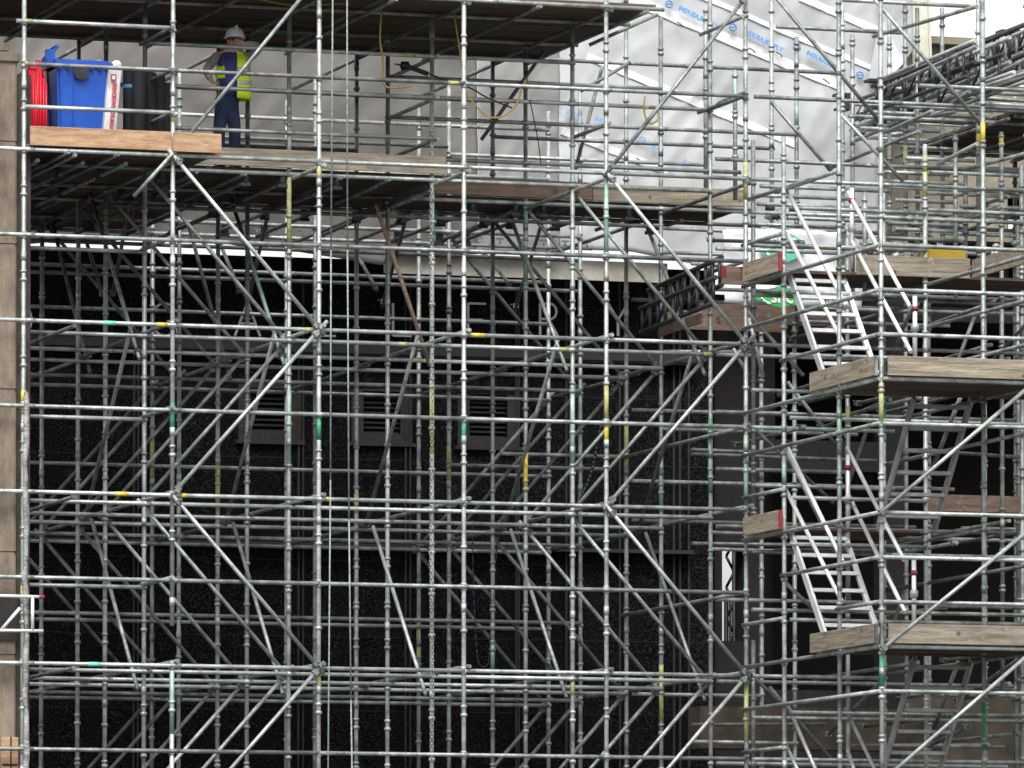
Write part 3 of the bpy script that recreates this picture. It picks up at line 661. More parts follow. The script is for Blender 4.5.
b = BM(); box(b, xu(11, .1), xu(11, .1)+.015, .088, .094, zb0, zb1); box(b, xu(3, .1), xu(18, .1), .084, .092, at(10, 764, .1).z-.02, at(10, 764, .1).z); obj('batten', b, [DARK], P)
b = BM(); box(b, -2.4, xu(17, .11), .085, .118, at(10, 640, .1).z, at(10, 595, .1).z); obj('recess_panel', b, [FRAMEB], P)
for zz in (7.3, 9.2, 10.9, 12.1, 6.1): 
    b = BM(); box(b, -2.402, x1+.002, .117, 1.252, zz, zz+.012); obj('joint', b, [FRAMEB], P)
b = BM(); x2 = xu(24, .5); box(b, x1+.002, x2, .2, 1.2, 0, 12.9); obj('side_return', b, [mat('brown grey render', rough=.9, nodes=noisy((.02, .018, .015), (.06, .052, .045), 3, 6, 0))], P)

# stone building at the right, behind the stair tower, with deep unlit openings
Q = thing('stone_building', 'brown stone building with deep dark openings behind the stair tower', 'building', (14, 7.5, 0))
vb = 9.3
def qz(py, px=950): return at(px, py, vb).z
def hole_wall(b, x0, x1, z0, z1, y0, y1, holes, mi=0):
    xs = sorted({x0, x1, *[h[0] for h in holes], *[h[1] for h in holes]}); zs = sorted({z0, z1, *[h[2] for h in holes], *[h[3] for h in holes]})
    for a, c in zip(xs, xs[1:]):
        for e, g in zip(zs, zs[1:]):
            mx, mz = (a+c)/2, (e+g)/2
            if any(h[0] < mx < h[1] and h[2] < mz < h[3] for h in holes): continue
            box(b, a, c, y0, y1, e, g, mi)
zm = qz(296, 740); zt = qz(47); X0 = xu(713, vb)+.02
b = BM()
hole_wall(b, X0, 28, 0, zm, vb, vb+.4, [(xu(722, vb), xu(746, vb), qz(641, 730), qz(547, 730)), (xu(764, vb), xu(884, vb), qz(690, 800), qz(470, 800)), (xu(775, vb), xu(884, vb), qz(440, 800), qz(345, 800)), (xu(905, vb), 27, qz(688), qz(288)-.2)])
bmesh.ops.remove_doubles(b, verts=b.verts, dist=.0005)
obj('lower_wall', b, [STONE_SHADE], Q)
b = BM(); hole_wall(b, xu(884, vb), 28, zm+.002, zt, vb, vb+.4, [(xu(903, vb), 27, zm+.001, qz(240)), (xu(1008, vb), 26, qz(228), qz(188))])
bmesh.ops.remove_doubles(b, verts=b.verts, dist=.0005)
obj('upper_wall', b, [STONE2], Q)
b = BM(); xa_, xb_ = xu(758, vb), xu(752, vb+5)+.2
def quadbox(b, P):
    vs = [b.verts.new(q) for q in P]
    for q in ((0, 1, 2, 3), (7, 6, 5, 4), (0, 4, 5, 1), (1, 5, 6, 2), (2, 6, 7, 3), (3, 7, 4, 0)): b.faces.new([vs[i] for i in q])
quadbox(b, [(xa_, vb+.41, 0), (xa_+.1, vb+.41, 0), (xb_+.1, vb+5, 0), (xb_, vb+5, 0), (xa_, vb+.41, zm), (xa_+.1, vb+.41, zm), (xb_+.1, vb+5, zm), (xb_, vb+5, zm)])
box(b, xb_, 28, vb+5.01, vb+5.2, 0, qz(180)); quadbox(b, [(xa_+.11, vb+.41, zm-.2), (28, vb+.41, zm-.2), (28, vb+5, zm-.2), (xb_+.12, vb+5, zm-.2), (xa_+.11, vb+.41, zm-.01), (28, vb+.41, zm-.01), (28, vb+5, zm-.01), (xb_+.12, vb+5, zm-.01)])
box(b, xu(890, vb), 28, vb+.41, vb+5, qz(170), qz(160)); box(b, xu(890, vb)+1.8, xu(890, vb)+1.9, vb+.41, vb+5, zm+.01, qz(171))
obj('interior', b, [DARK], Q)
b = BM(); box(b, xu(900, vb), 28, vb-.05, vb-.001, 2, qz(692)); obj('plinth', b, [BRST], Q)
b = BM(); box(b, xu(884, vb)-.05, 28, vb-.25, vb+.5, zt+.002, zt+.10); obj('cornice', b, [STONE2], Q)
for px0, px1, y0, y1 in ((700, 890, 706, 748), ):
    b = BM(); box(b, xu(px0, 3.6), xu(px1+60, 3.6), 3.6, 4.0, at(px0, y1, 3.6).z, at(px0, y0, 3.6).z); tag(obj('stone_beam', b, [BRST], base=(xu(px0, 3.6), 3.6, at(px0, y1, 3.6).z)), 'brown stone beam low behind the foot of the stair tower', 'beam')

# =================================================================== SHEETING
def wav(x, z): return .045*abs(noise.noise(Vector((x*1.1+z*.5, z*.35, 12.))))+.035*abs(noise.noise(Vector((x*2.7-z*2.2, z*1.2, 2.))))+.06*noise.noise(Vector((x*.7, z*.9, 3.1)))+.025*noise.noise(Vector((x*2.3+z*1.4, z*2.6, 8.)))+.10*math.exp(-((z-12.35)/.35)**2)*noise.noise(Vector((x*1.1, 0, 5)))
VS = 8.25
def sheet(name, poly_fn, x0, x1, nx, nz, m, label):
    b = BM(); g = []
    for i in range(nx+1):
        x = x0+(x1-x0)*i/nx; zl, zh = poly_fn(x); g.append([b.verts.new((x, VS+wav(x, zl+(zh-zl)*j/nz), zl+(zh-zl)*j/nz)) for j in range(nz+1)])
    for i in range(nx):
        for j in range(nz):
            f = b.faces.new((g[i][j], g[i+1][j], g[i+1][j+1], g[i][j+1])); f.smooth = True
    o = obj(name, b, [m], base=(x0, VS, 12)); s = o.modifiers.new('thickness', 'SOLIDIFY'); s.thickness = .004
    return tag(o, label, 'sheeting')
xs_l = xu(28, VS); xs_m = xu(560, VS); xs_k = xu(478, VS)
def low_left(x):
    px = 28+(x-xs_l)/(xu(560, VS)-xs_l)*532
    if px < 60: y = 244-(px-28)*.1
    elif px < 230: y = 241+5*math.sin((px-60)/170*math.pi)*-.4+(px-60)*.02
    elif px < 262: y = 245+(px-230)*.12
    elif px < 385: y = 246+(px-262)*.16
    else: y = 254
    return at(px, y, VS).z
sheet('protective_sheet', lambda x: (low_left(x), 16.2), xs_l-1.5, xs_k, 130, 50, SHEET_SHADE, 'polythene sheeting with shade painted into its grey, hung behind the left half of the scaffold')
sheet('protective_sheet', lambda x: (low_left(x), 16.2), xs_k+.005, xs_m, 30, 50, sheetmat('polythene sheeting with painted half shade', (.17, .166, .16), (.235, .23, .225)), 'narrow light grey polythene sheeting strip, half shade in its colour, between darker and white sheets')  # in-between tone paints the fade from shaded to lit sheeting
xe_t = xu(917, VS)
def right_lo(x): return at(640, 252, VS).z-.45*max(0, min(1, (x-xs_m-1)/3))
def low_right(x):
    px = 880+(x-xu(880, VS))/(xu(917, VS)-xu(880, VS))*37
    if px < 878: return right_lo(x)
    if px < 893: return at(px, 104, VS).z
    return at(px, 78-(px-893)*1.25, VS).z
S2 = sheet('protective_sheet', lambda x: (low_right(x), 16.6), xs_m+.005, xe_t, 160, 60, SHEET, 'white polythene sheeting with diagonal seams and blue print behind the right half')
def strip(p0, p1, wdt, m, name, par, n=24, lift=.02):
    a, c = at(*p0, VS), at(*p1, VS); b = BM(); prev = None
    for i in range(n+1):
        q = a.lerp(c, i/n); nrm = Vector((-(c-a).z, 0, (c-a).x)).normalized()
        ww = wdt*(1+.15*noise.noise(Vector((i*.6, 2, p0[0]))))
        l = q-nrm*ww/2; h = q+nrm*ww/2
        row = [b.verts.new((l.x, VS+wav(l.x, l.z)-lift, l.z)), b.verts.new((h.x, VS+wav(h.x, h.z)-lift, h.z)), b.verts.new((h.x, VS+wav(h.x, h.z)-lift+.008, h.z)), b.verts.new((l.x, VS+wav(l.x, l.z)-lift+.008, l.z))]
        if prev:
            for k in range(4): b.faces.new((prev[k], prev[(k+1) % 4], row[(k+1) % 4], row[k]))
        prev = row
    return obj(name, b, [m], par)
for p0, p1, wd in [((625, -4), (842, 86), .14), ((587, 56), (795, 144), .10), ((562, 130), (668, 172), .10), ((800, -3), (895, 38), .10), ((640, -30), (905, 82), .07)]:
    strip(p0, p1, wd, TAPE, 'seam_tape', S2)
def text_on(s, px, py, size, m, par, ang, v=VS-.07, name='printed_text', bold=.004, M=None, ext=.0015):
    cu = bpy.data.curves.new(name, 'FONT'); cu.body = s; cu.size = size; cu.extrude = ext; cu.offset = bold; cu.align_x = 'LEFT'; cu.resolution_u = 2
    tmp = bpy.data.objects.new('t', cu); COL.objects.link(tmp)
    bpy.context.view_layer.update()
    me = bpy.data.meshes.new_from_object(tmp); bpy.data.objects.remove(tmp)
    if M is None: M = Matrix.Translation(at(px, py, v))@Matrix.Rotation(R_(ang), 4, 'Y')@Matrix.Rotation(R_(90), 4, 'X')
    me.transform(M); off = Vector(par['_base']); me.transform(Matrix.Translation(-off)); me.materials.clear(); me.materials.append(m)
    o = bpy.data.objects.new(name, me); COL.objects.link(o); o.parent = par; o['_base'] = tuple(off); return o
def ring_logo(px, py, r, m, par, v=VS-.07):
    c = at(px, py, v); b = BM(); pts = [c+Vector((r*math.cos(R_(a)), 0, r*math.sin(R_(a)))) for a in range(0, 361, 24)]; path(b, pts, .012, 5); path(b, [c+Vector((-.5*r, 0, 0)), c+Vector((.5*r, 0, 0))], .012, 5)
    return obj('printed_logo', b, [m], par)
SL = 24.0
for (lx, ly, tx, ty, sz) in [(669, 4, 678, 9, .085), (733, 27, 743, 32, .085), (797, 48, 806, 54, .08), (860, 75, 870, 79, .075)]:
    ring_logo(lx, ly, .045, INK, S2); text_on('INDUSA.SUPPLY' if tx != 870 else 'IND', tx, ty, sz, INK, S2, SL, bold=.005)
for (tx, ty) in [(566, 113), (594, 120), (634, 138), (651, 148), (682, 163)]:
    text_on('INDU' if tx < 640 else 'SUP', tx, ty, .085, INKW, S2, 20, bold=.005)

# ties poking through the seam
for px, py in ((677, 22), (749, 48), (776, 52), (823, 79), (636, 158)):
    a = at(px, py, VS-.05); b = BM(); path(b, [a, a+Vector((.03, -.05, -.03)), a+Vector((.07, -.06, -.07))], .008, 5); obj('tie', b, [CABK], S2)
# beige fascia board and the timber end frame of the sheeting
p0, p1 = at(385, 262, 8.4), at(668, 279, 8.4)
b = BM(); box(b, p0.x, p1.x, 8.42, 8.46, p0.z-.14, p0.z+.12); tag(obj('fascia_board', b, [mat('beige board', rough=.8, nodes=noisy((.26, .24, .20), (.42, .39, .34), 3, 6, 0))], base=(p0.x, 8.42, p0.z)), 'long beige fascia board along the top of the black wall', 'board')
b = BM(); a = at(917, -20, VS-.1); c = at(934, 72, VS-.1); bar(b, (a.x+.1, VS, c.z), (a.x+.05, VS, 16.4), .22, .06, up=(0, 1, 0)); bar(b, (a.x+.22, VS-.04, c.z), (a.x+.16, VS-.04, 16.4), .03, .05, up=(0, 1, 0))
tag(obj('timber_edge_frame', b, [mat('pale green timber', rough=.8, nodes=noisy((.34, .34, .27), (.55, .55, .46), 2, 6, 0))], base=(a.x, VS, c.z)), 'pale timber upright at the right end of the white sheeting', 'frame')
# loose fold of sheeting hanging free at its lower right corner
b = BM(); a, c, d = at(903, 30, VS-.3), at(893, 75, VS-.4), at(868, 82, VS-.1); e = at(905, 62, VS-.35); h = at(880, 20, VS-.1)
g = [b.verts.new(q) for q in (a, e, c, d, h)]; b.faces.new(g); o = obj('loose_sheet_fold', b, [SHEET], S2); o.modifiers.new('t', 'SOLIDIFY').thickness = .01

# white tarpaulin with the green logo
TP = thing('logo_tarpaulin', 'white tarpaulin printed with two green oval logos behind the stair tower', 'tarpaulin', tuple(at(722, 306, 2.4)))
vt = 2.4; p0, p1 = at(723, 231, vt), at(862, 308, vt)
b = BM(); g = []
for i in range(31):
    x = p0.x+(p1.x-p0.x)*i/30; zt_ = p0.z+.05*math.sin(i/30*math.pi)**.4+.01*math.sin(i*1.3)-.03*(i > 27)*(i-27); g.append([b.verts.new((x, vt+.05*noise.noise(Vector((x*3, j*.3, 1)))+.02*math.sin(x*9+j), p1.z+(zt_-p1.z)*j/16)) for j in range(17)])
for i in range(30):
    for j in range(16): f = b.faces.new((g[i][j], g[i+1][j], g[i+1][j+1], g[i][j+1])); f.smooth = True
o = obj('cloth', b, [mat('white tarpaulin', rough=.6, nodes=noisy((.66, .67, .72), (.86, .87, .88), 1.6, 6, 0))], TP); o.modifiers.new('t', 'SOLIDIFY').thickness = .006
GRL = mat('logo green', (.02, .50, .10), .5); GRLD = mat('logo pale green', (.12, .55, .33), .5)
def logo(px, py, w_, h_, crop, s_, letters='snc', m=GRL):
    c = at(px, py, vt-.09); b = BM()
    pts = [Vector((c.x+w_*math.copysign(abs(math.cos(R_(a)))**1.7, math.cos(R_(a))), c.y, c.z+h_*math.copysign(abs(math.sin(R_(a)))**.9, math.sin(R_(a))))) for a in range(0, 360, 12)]
    f1 = [b.verts.new(q) for q in pts]; f2 = [b.verts.new(q+Vector((0, .008, 0))) for q in pts]
    b.faces.new(f1); b.faces.new(f2[::-1])
    for i in range(len(f1)): b.faces.new((f1[i], f1[(i+1) % len(f1)], f2[(i+1) % len(f1)], f2[i]))
    e = obj('logo_oval', b, [m], TP)
    b = BM(); path(b, [c+Vector((w_*.72*math.cos(R_(a))-.02, -.008, h_*.86*math.sin(R_(a)))) for a in range(100, 262, 18)], .018, 5); obj('logo_arc', b, [WHITE], e)
    text_on(letters, px-(9 if m is GRL else 12), py+(0 if m is GRLD else 5.5), s_, WHITE, e, 0, v=vt-.105, name='logo_letters', bold=.006)
logo(782, 247, .30, .20, 1, .27, m=GRLD); logo(780, 296.5, .33, .13, 1, .22)
text_on('11 7', 824, 302, .08, CABK, TP, 0, v=vt-.09)

# =================================================================== THINGS ON THE DECK
zd = 12.072
# blue wheeled bin
BL = mat('blue plastic', rough=.45, nodes=noisy((.003, .055, .34), (.006, .085, .45), 3, 4, 0)); BLD = mat('dark blue plastic', (.004, .03, .18), .4)
vf = .38
a = at(57, 130, vf); c = at(109, 130, vf); B = thing('wheeled_bin', 'large blue plastic wheeled bin with rubbish under its raised lid', 'bin', (a.x, vf, zd))
xa, xb = a.x, c.x; zt_ = at(80, 66, vf).z
b = BM()
def frust(b, x0, x1, y0, y1, z0, z1, ins, mi=0):
    vs = [b.verts.new(p) for p in ((x0+ins, y0+ins, z0), (x1-ins, y0+ins, z0), (x1-ins, y1-ins, z0), (x0+ins, y1-ins, z0), (x0, y0, z1), (x1, y0, z1), (x1, y1, z1), (x0, y1, z1))]
    for q in ((3, 2, 1, 0), (4, 5, 6, 7), (0, 1, 5, 4), (1, 2, 6, 5), (2, 3, 7, 6), (3, 0, 4, 7)): f = b.faces.new([vs[i] for i in q]); f.material_index = mi
frust(b, xa, xb, vf, vf+.75, zd+.12, zt_, .035); bmesh.ops.bevel(b, geom=b.edges[:], offset=.03, segments=3, affect='EDGES')
obj('body', b, [BL], B)
b = BM()
for x_ in (xa+.20,): bar(b, (x_, vf+.02, zd+.2), (x_, vf-.004, zt_-.1), .012, .02)
obj('ribs', b, [BL], B)
b = BM(); box(b, xa-.04, xb+.04, vf-.04, vf+.79, zt_, zt_+.05)
for k in range(7): box(b, xa+.0+k*(xb-xa-.05)/6, xa+.05+k*(xb-xa-.05)/6, vf-.05, vf-.01, zt_-.05, zt_+.002)
bmesh.ops.bevel(b, geom=b.edges[:], offset=.01, segments=2, affect='EDGES'); obj('rim', b, [BL], B)
b = BM(); box(b, xa-.02, xb-.02, vf+.0, vf+.76, zt_+.052, zt_+.075); box(b, xa-.10, xa-.0, vf+.1, vf+.2, zt_, zt_+.2); bar(b, (xa-.13, vf+.3, zt_+.02), (xa+.05, vf+.3, zt_+.25), .04, .3, up=(0, 1, 0)); obj('lid', b, [BL], B)
cc = at(80.5, 72, vf-.02); b = BM(); lathe(b, (0, 0, 0), [(.085, -.012), (.095, 0), (.095, .03)], 20, 0, Matrix.Translation(cc)@Matrix.Rotation(R_(90), 4, 'X')); obj('bottle_hole', b, [BLACKM], B)
for x_ in (xa+.1, xb-.1):
    for y_ in (vf+.12, vf+.62):
        b = BM(); tube(b, (x_-.025, y_, zd+.08), (x_+.025, y_, zd+.08), .08, 14); obj('wheel', b, [BLACKM], B)
b = BM()
for px in (98, 101, 94):
    q = at(px, 59, vf+.3); r_ = bmesh.ops.create_icosphere(b, subdivisions=2, radius=.06, matrix=Matrix.Translation((q.x, q.y, zt_+.085))@Matrix.Diagonal((1, 1, .5, 1)))
    for vv in r_['verts']: vv.co += Vector([rnd.uniform(-.015, .015) for _ in range(3)])
tag(obj('crumpled_bag', b, [WHITE], base=(at(98, 59, vf+.3).x, vf+.3, zt_+.07)), 'crumpled white bag on top of the blue bin', 'bag')
q = at(48, 95, .7)
b = BM(); frust(b, xu(46.5, .8), xu(57, .8), .8, 1.2, zd, at(50, 62, .8).z, .02); bmesh.ops.bevel(b, geom=b.edges[:], offset=.03, segments=2, affect='EDGES')
tag(obj('dark_bin', b, [BLD], base=(xu(50, .8), .8, zd)), 'dark blue bin squeezed between the red barriers and the blue bin', 'bin')
# red plastic barriers
REDP = mat('red plastic', rough=.5, nodes=noisy((.50, .008, .015), (.66, .015, .03), 12, 4, .05))
for k, (px0, px1, yt, lab) in enumerate([(28, 37, 67, 'left hand'), (35.5, 42, 63, 'middle, tallest'), (41, 45.5, 74, 'right hand, shortest')]):
    v_ = .30+.05*k; x0, x1 = xu(px0, v_), xu(px1, v_); zt2 = at(px0, yt, v_).z
    t = thing('plastic_barrier', 'folded red plastic barrier beside the blue bin, %s of three' % lab, 'barrier', ((x0+x1)/2, v_, zd), 'folded red barriers')
    b = BM(); box(b, x0, x1-.006, v_, v_+.9, zd, zt2); bmesh.ops.bevel(b, geom=b.edges[:], offset=.02, segments=2, affect='EDGES'); obj('panel', b, [REDP], t)
    b = BM()
    for j in range(2+(k < 2)): tube(b, (x0+.015+.035*j, v_-.012, zd+.02), (x0+.015+.035*j, v_-.012, zt2-.05-.07*j), .013, 8)
    obj('rails', b, [mat('red plastic %d' % k, (.72, .012, .03), .4)], t)
    b = BM(); box(b, x0+.01, x1-.02, v_-.02, v_+.1, zt2-.02, zt2+.035); obj('handle', b, [REDP], t)
# insulation pack
v_ = .30; c0, c1 = at(104, 132, v_), at(115.5, 132, v_); t0, t1 = at(109, 66, v_), at(122, 66, v_)
I = thing('insulation_pack', 'tall white insulation pack with red lettering leaning by the blue bin', 'pack', (c0.x, v_, zd))
b = BM(); sh = (t0.x-c0.x)*1.1
vs = []
for (z_, s) in ((zd, 0), (t0.z, 1)):
    for (x_, y_) in ((0, 0), (.155, 0), (.155, .5), (0, .5)): vs.append(b.verts.new((c0.x+x_+sh*s-.02*(1-s), v_+y_, z_)))
for q in ((3, 2, 1, 0), (4, 5, 6, 7), (0, 1, 5, 4), (1, 2, 6, 5), (2, 3, 7, 6), (3, 0, 4, 7)): b.faces.new([vs[i] for i in q])
bmesh.ops.bevel(b, geom=b.edges[:], offset=.02, segments=2, affect='EDGES')
bmesh.ops.subdivide_edges(b, edges=b.edges[:], cuts=4, use_grid_fill=True)
for vv in b.verts: vv.co += Vector((1, 1, 0))*.012*noise.noise(vv.co*9)
obj('wrap', b, [mat('grey white film', rough=.35, nodes=noisy((.42, .41, .42), (.68, .67, .68), 5, 6, 0))], I)
b = BM(); q = at(116, 66, v_+.1)
bmesh.ops.create_icosphere(b, subdivisions=2, radius=.07, matrix=Matrix.Translation((q.x, q.y, t0.z+.02)))
for vv in b.verts: vv.co += .03*noise.noise_vector(vv.co*14)
obj('gathered_end', b, [WHITE], I)
_=0
tilt = math.degrees(math.atan2(sh, t0.z-zd))
for s, py, cz in (('ROCKWOOL', 83, .1), ('ROCK', 119, .1)):
    a_ = at(113.0-(py-82)*.075, py, v_-.02); M = Matrix.Translation(a_)@Matrix.Rotation(R_(90+tilt), 4, 'Y')@Matrix.Rotation(R_(90), 4, 'X')
    text_on(s, 0, 0, .07, mat('red print', (.45, .01, .02), .5), I, 0, M=M, name='lettering', bold=.003)
a_ = at(112, 75, v_-.02); b = BM(); box(b, a_.x-.012, a_.x+.05, v_-.025, v_-.015, a_.z-.07, a_.z+.01, 0); box(b, a_.x+.004, a_.x+.034, v_-.028, v_-.024, a_.z-.05, a_.z-.01, 1); obj('badge', b, [mat('dull red print', (.35, .06, .07), .5), WHITE], I)
# black rolls of membrane
for k, (px, yt, v_, band) in enumerate([(129, 68, .75, 1), (138, 72, .62, 0), (149, 73, .9, 0), (158, 76, 1.0, 0), (166, 84, 1.05, 0)]):
    x_ = xu(px, v_); zt2 = at(px, yt, v_).z; labs = ['with blue band, leftmost of five', 'second from left of five', 'third from left of five', 'fourth from left of five', 'shortest, rightmost of five']
    t = thing('membrane_roll', 'upright black roll ' + labs[k] + ' right of the insulation pack', 'roll', (x_, v_, zd), 'upright black rolls')
    b = BM(); lathe(b, (x_, v_, zd), [(.075, 0), (.08, .01), (.08, zt2-zd-.01), (.074, zt2-zd)], 16); obj('roll', b, [mat('black membrane %d' % k, rough=.85, nodes=noisy((.0015, .002, .004), (.006, .007, .012), 4, 4, 0))], t)
    b = BM(); lathe(b, (x_, v_, zt2), [(.045, 0), (.045, .012)], 14); obj('core', b, [FRAMEB], t)
    if band:
        q = at(px, 86, v_-.08); b = BM(); lathe(b, (x_, v_, q.z-.022), [(.081, 0), (.083, .004), (.083, .04), (.081, .044)], 16); obj('band', b, [mat('blue band', (.03, .22, .42), .5)], t)
        b = BM(); box(b, x_+.0, x_+.05, v_-.092, v_-.083, q.z-.022, q.z+.02); obj('tag_plate', b, [GTAG], t)

# =================================================================== THE WORKER
vp = 1.68
def PP(px, py, dv=0.): return at(px, py, vp+dv)
def skinned(name, verts, edges, mats, parent, sub=2, root=0):
    me = bpy.data.meshes.new(name); off = Vector(parent['_base'])
    me.from_pydata([Vector(p)-off for p, r in verts], edges, [])
    o = bpy.data.objects.new(name, me); COL.objects.link(o); o['_base'] = tuple(off)
    sm = o.modifiers.new('skin', 'SKIN'); 
    for i, (p, r) in enumerate(verts):
        sv = me.skin_vertices[0].data[i]; sv.radius = r if isinstance(r, tuple) else (r, r); sv.use_root = (i == root)
    sm.use_smooth_shade = True
    ss = o.modifiers.new('sub', 'SUBSURF'); ss.levels = sub; ss.render_levels = sub
    bpy.context.view_layer.update()
    dg = bpy.context.evaluated_depsgraph_get(); nm = bpy.data.meshes.new_from_object(o.evaluated_get(dg))
    o.modifiers.clear(); o.data = nm; nm.materials.clear()
    for m in mats: nm.materials.append(m)
    for p_ in nm.polygons: p_.use_smooth = True
    o.parent = parent
    return o
SKIN = mat('skin', (.50, .30, .22), .5); NAVY = mat('navy work trousers', rough=.85, nodes=noisy((.010, .016, .045), (.028, .042, .10), 6, 6, 0, bump=.6, bscale=9))
SHIRT = mat('blue shirt', rough=.8, nodes=noisy((.03, .035, .16), (.07, .075, .26), 6, 5, 0, bump=.5, bscale=9)); JACK = mat('grey jacket sleeves', rough=.8, nodes=noisy((.12, .125, .13), (.42, .43, .43), 9, 5, 0, bump=.5))
HIV = mat('hi-vis yellow', rough=.6, nodes=noisy((.62, .92, .02), (.72, .96, .04), 5, 5, 0, bump=.5, bscale=8)); REFL = mat('grey reflective tape', (.42, .44, .42), .35, .3)
HELM = mat('white helmet', (.86, .87, .90), .3)
PR = thing('person', 'worker in white helmet, yellow vest and navy trousers, one arm raised to the face', 'person', (PP(232, 150).x, vp, zd))
hx = PP(232, 95); footL = Vector((PP(218, 150).x, vp-.05, zd+.09)); footR = Vector((PP(235, 150).x, vp+.05, zd+.09))
pel = PP(227.5, 95); kneeL = PP(219, 127, -.04); kneeR = PP(235, 127, -.04); kneeL.z = kneeR.z = zd+.50
che = PP(229.5, 70); nk = PP(233, 52, -.02); sh_l = PP(216, 57); sh_r = PP(249, 58); hd = PP(234.5, 42, -.05)
el_l = PP(206, 70, .12); ha_l = PP(211, 80, -.04); el_r = PP(261, 46, -.14); ha_r = PP(243, 43.5, -.24)
# body: one continuous skin surface, hidden mostly by clothing
bv = [(pel, .085), (che, .10), (nk, .055), (hd+Vector((0, 0, -.02)), .082), (hd+Vector((0, -.005, .06)), .078), (sh_l, .055), (el_l, .042), (ha_l, .028), (sh_r, .055), (el_r, .042), (ha_r, .028),
      (kneeL.lerp(pel, .85), .062), (kneeL, .045), (footL, .035), (kneeR.lerp(pel, .85), .062), (kneeR, .045), (footR, .035)]
be = [(0, 1), (1, 2), (2, 3), (3, 4), (2, 5), (5, 6), (6, 7), (2, 8), (8, 9), (9, 10), (0, 11), (11, 12), (12, 13), (0, 14), (14, 15), (15, 16)]
# fingers of both hands
def hand(base, fwd, side, curl):
    f_ = Vector(fwd).normalized(); s_ = Vector(side).normalized(); n_ = f_.cross(s_).normalized()*curl
    out = []
    for k, L in enumerate((.062, .070, .066, .052)):
        o_ = s_*(-.030+.020*k); a_ = base+o_+f_*.045; out.append([base+o_*.5, a_, a_+f_*L*.5+n_*.012, a_+f_*L*.85+n_*.035])
    out.append([base+s_*-.02, base+s_*-.045+f_*.02+n_*.01, base+s_*-.055+f_*.05+n_*.03])
    return out
fing = []
for base, fwd, side, cu, ri in ((ha_r, (-.9, -.1, .15), (0, -.3, 1), 1, 10), (ha_l, (.5, -.5, -.7), (.6, .5, .2), 1, 7)):
    for ch in hand(base, fwd, side, cu):
        fing.append((ch, ri))
for ch, ri in fing:
    last = ri
    for i, p_ in enumerate(ch[1:]):
        bv.append((p_, .0095)); be.append((last, len(bv)-1)); last = len(bv)-1
body = skinned('body', bv, be, [SKIN], PR)
# face: nose, eyes, ears, dark glasses
b = BM(); fc = hd+Vector((-.012, -.083, .0)); lathe(b, (0, 0, 0), [(.004, .03), (.012, .01), (.018, -.012), (.008, -.02)], 8, 0, Matrix.Translation(fc)); obj('nose', b, [SKIN], PR)
b = BM()
for s in (-1, 1): bmesh.ops.create_icosphere(b, subdivisions=2, radius=.021, matrix=Matrix.Translation(hd+Vector((-.012+s*.031, -.072, .022)))@Matrix.Diagonal((1.15, .5, .8, 1)))
tube(b, hd+Vector((-.05, -.078, .024)), hd+Vector((.03, -.078, .024)), .004, 5); obj('dark_glasses', b, [BLACKM], PR)
b = BM(); bar(b, hd+Vector((-.034, -.082, -.040)), hd+Vector((.010, -.082, -.040)), .008, .01, up=(0, 1, 0)); obj('mouth', b, [mat('lips', (.30, .12, .10), .5)], PR)
b = BM()
for s in (-1, 1): bmesh.ops.create_icosphere(b, subdivisions=2, radius=.026, matrix=Matrix.Translation(hd+Vector((s*.083, -.005, .005)))@Matrix.Diagonal((.4, .7, 1.1, 1)))
obj('ears', b, [SKIN], PR)
b = BM(); bmesh.ops.create_icosphere(b, subdivisions=3, radius=.088, matrix=Matrix.Translation(hd+Vector((0, .014, .01)))@Matrix.Diagonal((1, 1, 1.05, 1)))
bmesh.ops.delete(b, geom=[v_ for v_ in b.verts if v_.co.y < hd.y-.02 or v_.co.z < hd.z-.06], context='VERTS'); obj('hair', b, [mat('dark hair', (.03, .02, .015), .7)], PR)
# helmet
hc = hd+Vector((0, -.005, .055)); b = BM()
lathe(b, hc, [(.112, -.004), (.114, .01), (.110, .045), (.098, .08), (.072, .108), (.035, .124), (.004, .128)], 24)
lathe(b, hc, [(.114, -.006), (.134, -.010), (.134, -.004), (.112, .004)], 24)
box(b, hc.x-.09, hc.x+.09, hc.y-.16, hc.y-.09, hc.z-.012, hc.z-.004); box(b, hc.x-.012, hc.x+.012, hc.y-.1, hc.y+.1, hc.z+.1, hc.z+.134)
bmesh.ops.bevel(b, geom=[e for e in b.edges if e.calc_length() > .05], offset=.004, segments=1, affect='EDGES'); obj('helmet', b, [HELM], PR)
# clothes
sk = skinned('trousers', [(pel+Vector((0, 0, .02)), (.168, .135)), (pel+Vector((0, 0, -.06)), (.168, .135)), (kneeL.lerp(pel, .72)+Vector((-.01, 0, 0)), .115), (kneeL, .078), (footL+Vector((0, 0, .02)), .074), (kneeR.lerp(pel, .72)+Vector((.01, 0, 0)), .115), (kneeR, .078), (footR+Vector((0, 0, .02)), .074)],
             [(0, 1), (1, 2), (2, 3), (3, 4), (1, 5), (5, 6), (6, 7)], [NAVY], PR)
skinned('shirt', [(pel+Vector((0, 0, -.06)), (.158, .125)), (pel.lerp(che, .5), (.152, .115)), (che, (.165, .12)), (che+Vector((0, 0, .12)), (.165, .105)), (nk+Vector((0, 0, -.03)), .068), (nk+Vector((0, -.01, .015)), .058), (sh_l.lerp(nk, .12)+Vector((0, 0, .015)), .082), (sh_r.lerp(nk, .12)+Vector((0, 0, .015)), .082)],
        [(0, 1), (1, 2), (2, 3), (3, 4), (4, 5), (3, 6), (3, 7)], [SHIRT], PR)
